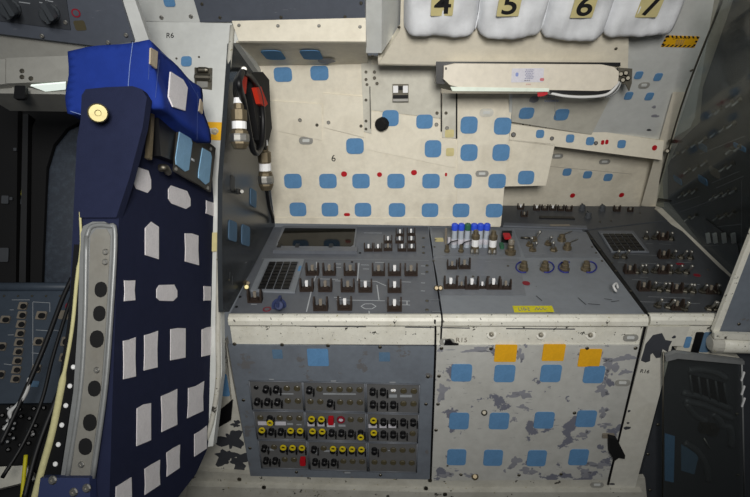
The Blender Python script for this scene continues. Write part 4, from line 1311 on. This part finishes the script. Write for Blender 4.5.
# ================================================================== NUMBERED BAGS
def bag(num, xl, xr, yb, rt, label, wob, lx, ly):
    """puffy cloth bag strapped under the sloping wall; its long axis follows the wall"""
    off = .052
    c = UPPER.at((xl + xr) / 2, yb, .052) - UPPER.n * .052
    w = (UPPER.at(xr, yb, off) - UPPER.at(xl, yb, off)).length
    h, d = .30, .085
    bm = bmesh.new()
    nx, ny = 18, 20
    r = random.Random(wob)
    ph = [r.uniform(0, 6) for _ in range(6)]

    def shape(u, v, side):
        # u -1..1 across, v 0..1 up; rounded bottom corners
        x = u * w / 2 * 1.03 * (1 + .03 * sin(3 * v + ph[0]))
        y = v * h
        e = (abs(u) ** 3.4)
        corner = max(0, 1 - v / .10)
        x *= 1 - .05 * corner ** 2
        y += .010 * (abs(u) ** 8) * corner ** 2 + .003 * sin(u * 3 + ph[4])
        bulge = (1 - abs(u) ** 8) ** .5 * (1 - (1 - min(1, v / .14)) ** 4) ** .5 * (1 - .10 * u * u)
        wr = .003 * sin(7 * u + 9 * v + ph[1]) + .003 * sin(13 * v - 4 * u + ph[2]) + .002 * sin(17 * u + ph[3])
        z = .034 + (d * (.55 * bulge) + wr * bulge if side else 0) + (.0 if side else -.002)
        return (x, y, z)
    fr = [[bm.verts.new(shape(-1 + 2 * i / nx, (j / ny) ** 1.3, 1)) for i in range(nx + 1)] for j in range(ny + 1)]
    bk = [[bm.verts.new(shape(-1 + 2 * i / nx, (j / ny) ** 1.3, 0)) for i in range(nx + 1)] for j in range(ny + 1)]
    for j in range(ny):
        for i in range(nx):
            bm.faces.new((fr[j][i], fr[j][i + 1], fr[j + 1][i + 1], fr[j + 1][i]))
            bm.faces.new((bk[j][i], bk[j + 1][i], bk[j + 1][i + 1], bk[j][i + 1]))
    for i in range(nx):
        bm.faces.new((fr[0][i], bk[0][i], bk[0][i + 1], fr[0][i + 1]))
        bm.faces.new((fr[ny][i + 1], bk[ny][i + 1], bk[ny][i], fr[ny][i]))
    for j in range(ny):
        bm.faces.new((fr[j + 1][0], bk[j + 1][0], bk[j][0], fr[j][0]))
        bm.faces.new((fr[j][nx], bk[j][nx], bk[j + 1][nx], fr[j + 1][nx]))
    m = UPPER.mat(c)
    o = link('stowage_bag', mesh_of(bm, 'bag', True), m, None, M['bagcloth'])
    tag(o, label, 'bag', 'numbered white stowage bags')
    zf = .034 + d * .55 + .006
    lp = Plane(c + UPPER.n * zf, UPPER.n, UPPER.u)
    pl_ = patch('number_label', lp, lx, ly - 1.2, 22.5, 25, M['labelcream'], o, -.001, .0015, .05)
    text('number', num, lp, lx + .5, ly + .4, 20, M['blackink'], pl_, .0012, 0, 1.12, .0004, .014)
    pts = [m @ V(shape(1.0, v, 0)) + UPPER.n * .012 for v in (.02, .2, .4, .7)]
    tube('side_seam', pts, .0025, M['bagcloth'], o, 5)
    pts = [m @ V(shape(u, .0, 0)) + UPPER.n * .004 for u in (-.9, -.4, 0, .4, .9)]
    tube('bottom_binding', pts, .003, M['dull'], o, 5)
    return o


bag('4', 405.5, 474, 35.5, 0, 'white cloth bag marked with a four next to the pale column', 1, 442.5, 4.5)
bag('5', 476, 540, 37, 0, 'white cloth bag marked with a five between bags four and six', 2, 509.5, 5)
bag('6', 541, 600, 39, 0, 'white cloth bag marked with a six between bags five and seven', 3, 584.5, 6.5)
bag('7', 601, 668, 35.5, 0, 'white cloth bag marked with a seven beside the caution placard', 4, 650.5, 6)

# ================================================================== FLOOD LAMP
LP = Plane(cw(0, 1.66, 1.45), (0, -cos(radians(24)), -sin(radians(24))), CX)
lmp = root('flood_lamp', LP.at(530, 90), 'long cream lamp housing mounted below the numbered bags', 'lamp')
hs = slab('housing', LP, [(444, 66), (455, 63.5), (602, 64.5), (614, 67), (619, 72), (618, 83), (611, 89.5), (598, 91), (462, 88), (450, 85), (443.5, 79)], -.055, M['housing'], lmp, .0, .010, 3)
ln = slab('lens', LP, [(450, 86.5), (548, 88), (548, 91.3), (452, 90.8)], .012, M['lens'], lmp, -.010, .002)
slab('lens_shade', LP, [(546, 88), (610, 90), (606, 94.5), (546, 93.5)], .008, M['black'], lmp, -.012, .002)
slab('lower_rim', LP, [(441, 88), (452, 90.5), (549, 91.6), (549, 93.4), (441, 93)], .012, M['darksteel'], lmp, -.014, .001)
slab('upper_rim', LP, [(436, 61.5), (620, 62.5), (620, 66), (436, 65)], .004, M['black'], lmp, -.03, .001)
slab('end_bracket', LP, [(435.5, 63), (447, 63), (444, 84), (435.5, 83)], .02, M['black'], lmp, -.045, .003)
rb = slab('end_bracket', LP, [(617, 67.5), (631.5, 68.5), (631, 83), (628.5, 91), (625, 84), (617.5, 84)], .006, M['darksteel'], lmp, -.03, .001)
for x, y in ((621, 74), (626, 73), (623, 80), (628, 78)):
    turned('bracket_bolt', LP.at(x, y, -.024), LP.at(x, y, -.006), [(.006, 0), (.008, .4), (.005, 1)], M['darksteel'], rb, 8)
stk = patch('warning_sticker', LP, 527.5, 75.3, 32, 14, M['paper'], lmp, .0006, .0006, .04)
for k in range(6):
    text('sticker_text', 'IIII III IIIII IIII II', LP, 530 - (k % 2), 70 + k * 1.7, 1.25, M['ink'], stk, .0014, 0, .85)
text('sticker_text', 'IIIIII IIIII IIII', LP, 527, 80.6, 1.2, M['blackink'], stk, .0014, 0, .8)
patch('sticker_mark', LP, 517, 74.5, 3, 4, M['paleink'], stk, .0013, .0003, .4)
patch('sticker_mark', LP, 542, 79.5, 4.4, 3, M['redink'], stk, .0013, .0003, .4)
text('sticker_text', 'III II IIII', LP, 528.5, 84.4, 1.3, M['redink'], stk, .0010, 0, .9)
patch('small_mark', LP, 443.5 + 2.5, 68.5, 1.6, 2.4, M['blackink'], lmp, .0006, .0006, .2)
tube('power_cable', [LP.at(548, 92.6, -.01), LP.at(565, 96, 0), LP.at(585, 97, .0), LP.at(605, 95, 0), LP.at(614, 89, 0), LP.at(619, 82, -.01)], .0042, M['whitecable'], lmp, 8)
tube('power_cable', [LP.at(605, 97, -.02), LP.at(612, 95, -.02), LP.at(618, 89, -.02), LP.at(621, 82, -.02)], .003, M['rail'], lmp, 6)
rtg = slab('red_tag', LP, [(537, 92.5), (547, 91.8), (547.5, 94), (543, 96), (537.5, 96.5)], .004, M['red'], lmp, -.002)
tube('pull_string', [UPPER.at(555.2, 94, .012), UPPER.at(555.2, 119, .010)], .0009, M['whitecable'], lmp, 5)
nt_ = slab('paper_note', UPPER, [(543, 94), (562, 93), (563, 103), (543.5, 104)], .001, M['offwhite'], None, .0068)
tag(nt_, 'small handwritten note in blue ink under the lamp cable', 'note')
for k, sx in enumerate(('11-7', 'WIIWIV')):
    text('writing', sx, UPPER, 551.5, 97 + k * 4, 2.6, M['paleink'], nt_, .0082, 0, .9)

# ================================================================== HANGING CABLE ON THE SIDE SHEET
S2 = Plane((-.385, 0, 0), (1, 0, 0), CY)
cb_ = root('headset_cable', S2.at(244, 72), 'looped black cable with red straps and two metal connectors', 'cable')
for k in range(4):
    o_ = .012 * k
    tube('cable_loop', [S2.at(242, 72, o_), S2.at(236 + k, 84, o_ + .01), S2.at(238 + 2 * k, 104, o_), S2.at(250 + k, 135 + 5 * k, o_), S2.at(258 + k, 150 - k, o_), S2.at(260 + k, 120, o_), S2.at(256 + k, 92, o_), S2.at(247 + k, 76, o_), S2.at(243, 72, o_)], .0075, M['cable'], cb_, 8)
slab('cloth_sleeve', S2, [(241, 73), (252, 72), (259, 80), (260, 104), (262, 128), (256, 150), (248, 140), (243, 112), (239, 92)], .03, M['blackmat'], cb_, .0, .010, 2)
slab('red_strap', S2, [(236.5, 80), (240, 75), (242.5, 77), (241, 94), (236.5, 92)], .012, M['redcloth'], cb_, .022, .002)
slab('red_strap', S2, [(251.5, 88), (256.5, 86.5), (263.5, 104), (260.5, 107), (256, 104)], .012, M['redcloth'], cb_, .03, .002)
turned('hook', S2.at(243.5, 69.5, -.04), S2.at(244, 69.5, .01), [(.006, 0), (.006, .8), (.009, .85), (.007, 1)], M['steel'], cb_, 8)


def connector(pts, par):
    a, b = pts
    c1 = turned('connector', a, b, [(.008, 0), (.012, .10), (.012, .2), (.019, .22), (.019, .42), (.016, .44), (.016, .62), (.020, .64), (.0215, .9), (.015, 1)], M['bronze'], par, 14)
    d = b - a
    turned('white_band', a + d * .45, a + d * .60, [(.0172, 0), (.0172, 1)], M['white'], c1, 14)
    turned('coupling_ring', a + d * .70, a + d * .86, [(.0225, 0), (.0235, .2), (.0235, .8), (.0225, 1)], M['steel'], c1, 10)
    turned('white_tip', a - d * .02, a + d * .09, [(.011, 0), (.0125, 1)], M['white'], c1, 10)


connector((S2.at(238.5, 99, .025), S2.at(240, 149, .025)), cb_)
connector((S2.at(263.5, 141, .02), S2.at(266.5, 190, .02)), cb_)
tube('cable_tail', [S2.at(266.5, 188, .02), S2.at(269, 205, .0), S2.at(272.5, 216, -.03), S2.at(273, 222, -.035)], .006, M['cable'], cb_, 8)
tube('white_lead', [S2.at(260.5, 116, .03), S2.at(262, 128, .03), S2.at(263, 140, .022)], .0042, M['whitecable'], cb_, 6)

# ================================================================== SEAT
st_ = root('cockpit_chair', V((SEAT.at(165, 400).x - .04, SEAT.at(165, 400).y, 0)), 'navy upholstered flight seat with white hook tape and blue headrest', 'seat')
bc = slab('backrest', SEAT, [(128, 100), (165, 116), (202, 148), (212, 176), (214, 205), (215.5, 330), (216, 378), (213, 415), (207, 450), (196, 474), (176, 500), (150, 535), (107.5, 545), (109.5, 497), (113, 380), (118, 240), (119, 216), (122, 140)],
          -.085, M['navy'], st_, 0, .012, 3)
for x, y, w, h, tp in ((142, 180, 17, 22, 1), (179, 197.5, 22, 18, 1), (210.3, 208.5, 9, 13, 0), (151.5, 240, 13.5, 36, 0), (191.5, 248.5, 13.5, 30, 0), (129.3, 290.5, 10.5, 20, 0), (166.5, 293, 20.5, 16, 1), (207, 293.5, 7, 14, 0),
                       (129, 358.5, 12, 38, 0), (150.5, 350.5, 13.5, 35, 0), (177.5, 344, 15.5, 31, 0), (206.5, 341.8, 10.5, 28, 0), (143.2, 424, 14.5, 38, 0), (169, 411, 15.5, 35, 0), (195.5, 399.5, 16, 28, 0),
                       (152, 477, 15, 26, 0), (173, 460, 13, 24, 0), (200, 441.5, 12.5, 22, 0), (123, 492, 16, 20, 0)):
    # cut corners on the pieces that were snipped, otherwise a slightly uneven rectangle; edges run along the seat
    def sk(dx, dy):
        gx, gy = x + dx * w / 2, y
        return (gx, gy + dy * h / 2 + (gx - x) * (293 - y) / (415 - x) * 0.9)
    j = [rnd.uniform(-.08, .08) for _ in range(8)]
    if tp:
        pts = [sk(-1, -.5), sk(-.75, -1), sk(.7, -1 + j[0]), sk(1, -.3), sk(1, .5), sk(.6, 1), sk(-.7, 1 + j[1]), sk(-1, .6)]
    elif h > 34 and y < 260:
        pts = [sk(-1, -.6), sk(-.1, -1), sk(1, -.8), sk(1, 1), sk(-1, .9)]
    else:
        pts = [sk(-1 + j[2], -1 + j[0]), sk(0, -1 + j[3] * .5), sk(1 + j[4] * .5, -1 + j[1]), sk(.95 + j[5], 0), sk(1 + j[6], 1 + j[7] * .5), sk(-1 + j[5], 1 + j[4]), sk(-.95, .2)]
    slab('velcro_patch', SEAT, pts, .0014, M['patchwhite'], bc, .0004)
# side cloth above the rail, near side
sc_ = slab('side_cover', SSIDE, [(88, 99), (92, 93), (112, 91), (138, 90), (147, 93), (152, 101), (148, 130), (135, 180), (122, 219), (84, 219), (86, 150)], .02, M['navy'], st_, -.012, .009, 3)
slab('side_cushion', SSIDE, [(86, 210), (121, 210), (112, 380), (98, 500), (58, 500), (72, 380)], -.35, M['navy'], st_, -.012, .01, 2)
# metal side rail
rl_ = slab('side_rail', SSIDE, [(84, 236), (87, 227), (96, 222.5), (108, 222.5), (116, 227), (118.5, 236), (113, 330), (107, 398), (95, 481), (64, 481), (71, 435), (77.5, 390), (82, 320)], .012, M['rail'], st_, -.004, .003, 2)
slab('rail_channel', SSIDE, [(91, 236), (97, 229), (107, 229), (111, 236), (106, 330), (101, 396), (90, 478), (71, 478), (82, 398), (88, 320)], .002, M['railin'], rl_, .0075, .001)
for q_ in ([(86.5, 480 - 243 + 0), (92, 226.5), (108, 226), (115, 236), (110, 330), (104.5, 396), (93, 478)], [(86.5, 237), (85, 320), (80.5, 392), (67.5, 478)]):
    tube('rail_rim', [SSIDE.at(x, y, .009) for x, y in q_], .0042, M['rail'], rl_, 8)
for x, y, r in ((101, 289.5, 6.4), (99.5, 313.5, 6.4), (97, 339, 7.2), (94.5, 388.5, 6.6), (90, 422.5, 7), (85.5, 446.5, 7)):
    patch('lightening_hole', SSIDE, x, y, 2 * r - .6, 2.45 * r, M['blackmat'], rl_, .0096, .001, .49)
for x, y in ((105.8, 252), (97, 370), (81.5, 464.5), (105.5, 262)):
    place('rail_screw', ME_SCREW, SSIDE, x, y, M['steel'], rl_, .0096, 1.2)
sp_ = slab('spine_strip', SSIDE, [(78, 245), (85, 245), (82, 320), (77, 390), (63, 480), (46, 480), (60, 400), (72, 320)], .012, M['black'], st_, -.006, .002)
for x, y in ((73.5, 367), (70, 386), (66, 405.5), (62, 425), (58.5, 444.5), (55.5, 464)):
    place('spine_rivet', ME_SCREW, SSIDE, x, y, M['white'], sp_, .006, .9)
wb_ = tube('edge_webbing', [SSIDE.at(x, y, .006) for x, y in ((80, 212), (81, 245), (77, 280), (72, 330), (63, 380), (53, 430), (42, 470), (33, 505))], [.0022] * 10 + [.0034] * 14 + [.0062] * 19, M['webbing'], st_, 8)
bb = slab('hinge_bracket', SSIDE, [(48, 474), (96, 474), (98, 520), (42, 520)], .02, M['blueknob'], st_, .002, .003)
for x, y in ((53, 480), (87, 488), (74, 492)):
    place('bracket_bolt', ME_SCREW, SSIDE, x, y, M['steel'], bb, .022, 1.6)
# brass tilt knob
kb_ = turned('tilt_knob', SSIDE.at(98, 113, .01), SSIDE.at(98, 113, .05), [(.011, 0), (.011, .4), (.0168, .42), (.0168, .9), (.0145, 1), (.0055, 1), (.0045, .9)], M['brass'], st_, 20)
# headrest: stitched blue cover, a slightly slack box
HC = SSIDE.at(160, 104, .02)
hn = Plane(SEAT.at(155, 75) + SEAT.n * .0, SEAT.n, LAT)
H0 = SSIDE.at(149, 40, -.02)
H1 = SSIDE.at(160, 106, -.02)
L0 = SSIDE.at(67, 51, -.02)
L1 = SSIDE.at(66, 114, -.02)
dep = LAT * .255
mid0, mid1 = SSIDE.at(118, 92, -.02), None
hr = hexa('headrest', [H0, L0, L1, H1, H0 + dep, L0 + dep, L1 + dep, H1 + dep], M['royal'], st_, .022, 4)
bm = bmesh.new()
bm.from_mesh(hr.data)
bmesh.ops.triangulate(bm, faces=bm.faces)
for _ in range(4):
    bmesh.ops.subdivide_edges(bm, edges=[e for e in bm.edges if e.calc_length() > .02], cuts=1)
    bmesh.ops.triangulate(bm, faces=bm.faces)
bm.normal_update()
for v in bm.verts:
    q = v.co
    v.co += v.normal * (.0022 * sin(38 * q.x + 55 * q.z) + .0018 * sin(70 * q.z - 30 * q.y + 1) + .0015 * sin(46 * q.y + 20 * q.x))
bm.to_mesh(hr.data)
bm.free()
for p in hr.data.polygons:
    p.use_smooth = True
HF = Plane((H0 + H1) / 2, (H0 - H1).cross(LAT) * (1 if (H0 - H1).cross(LAT).dot(V((1, 0, 0))) > 0 else -1), LAT)
slab('velcro_patch', HF, [(169.5, 72), (182, 80), (186.5, 88), (184, 111), (172, 107), (167.5, 97)], .003, M['patchwhite'], hr, .004)
slab('velcro_patch', HF, [(149.5, 48), (156.5, 52), (155.5, 69), (148.8, 64)], .003, M['patchbeige'], hr, .004)
slab('velcro_patch', HF, [(199.5, 99), (202, 104), (201.5, 114), (198, 111)], .003, M['patchbeige'], hr, .004)
HSIDE = Plane(H0, -LAT, SSIDE.u)
marks('stitching', HSIDE, [(134, 43, 131, 66), (131, 66, 129, 92), (72, 112, 88, 117)], 'stitch', hr, .0045, .0012)
marks('stitching', HF, [(158, 52, 168, 60), (186, 80, 199, 102), (147, 58, 146, 80), (157, 60, 153, 98), (196, 92, 195, 140)], 'stitch', hr, .0045, .0010)
# headrest post block and dark plate with two pale blue squares
SP = Plane(SEAT.p + SEAT.n * .018, SEAT.n, LAT)
pbk = slab('headrest_post', SEAT, [(147, 108), (178, 122), (178, 166), (150, 156)], .022, M['black'], st_, .0, .003)
slab('post_bar', SEAT, [(148, 110), (151, 111.5), (148, 160), (144.5, 158)], .008, M['bronze'], st_, .016, .001)
dpn = slab('locking_plate', SP, [(177.5, 119), (213.5, 148), (208.5, 192), (172.5, 171)], .006, M['plate'], st_, .004, .001)
slab('velcro_patch', SP, [(179, 131), (190, 138), (191.5, 143), (188, 170), (184.5, 171.5), (175.5, 164.5), (175, 158)], .0022, M['patchpale'], dpn, .0102)
slab('velcro_patch', SP, [(202, 148), (210, 152.5), (211, 157), (208.5, 182), (205, 184.5), (198, 178), (198, 172)], .0022, M['patchpale'], dpn, .0102)
for x, y in ((180, 123), (210.5, 149), (175.5, 169), (207.5, 188)):
    place('plate_screw', ME_SCREW, SP, x, y, M['steel'], dpn, .0102, 1.1)
text('plate_legend', 'LOCK', SP, 193, 160, 2.2, M['whiteink'], dpn, .0106, 0, .9)
tube('post_clamp', [SP.at(160, 168, .0), SP.at(165, 168, .01), SP.at(168, 172, .0)], .008, M['darksteel'], st_, 8)
# seat pan and legs standing on the floor (mostly below the picture)
bm = bmesh.new()
pc = SEAT.at(165, 400)
box(bm, -.62, -.06, -.16, .22, -.06, .06)
bev(bm, .02, 2)
link('seat_pan', mesh_of(bm), MX.Translation((pc.x, pc.y, .33)), st_, M['navy'])
bm = bmesh.new()
box(bm, -.10, -.05, -.14, .2, -.20, .12)
link('back_support', mesh_of(bm), MX.Translation((pc.x, pc.y, .48)), st_, M['dark'])
for dx in (-.55, -.1):
    for dy in (-.13, .18):
        bm = bmesh.new()
        lathe(bm, [(.03, 0), (.02, .02), (.02, .28)], 10)
        link('leg', mesh_of(bm), MX.Translation((pc.x + dx, pc.y + dy, 0)), st_, M['darksteel'])

# ================================================================== LOOSE CABLES NEAR THE SEAT
CBP = Plane(INS.p + INS.n * .12, INS.n, INS.u)
for pts, r, mt, lb_ in (
        ([(72, 278), (62, 300), (45, 345), (28, 385), (12, 420), (0, 445)], .0055, 'cable', 'thick black cable slanting across the square buttons'),
        ([(73, 292), (64, 320), (52, 360), (42, 400), (25, 440), (2, 478)], .0042, 'cable', 'thin black cable slanting beside the red ring'),
        ([(30, 378), (26, 392), (18, 405), (10, 412), (12, 420), (4, 430)], .005, 'whitecable', 'short white cable curling below the square buttons'),
        ([(60, 390), (44, 430), (34, 460), (24, 500)], .006, 'cable', 'heavy black cable dropping past the knurled studs'),
        ([(26, 455), (24, 475), (22, 500)], .004, 'yellowtape', 'yellow cord hanging near the pale sill')):
    o = tube('loose_cable', [CBP.at(x, y) for x, y in pts], r, M[mt])
    tag(o, lb_, 'cable')
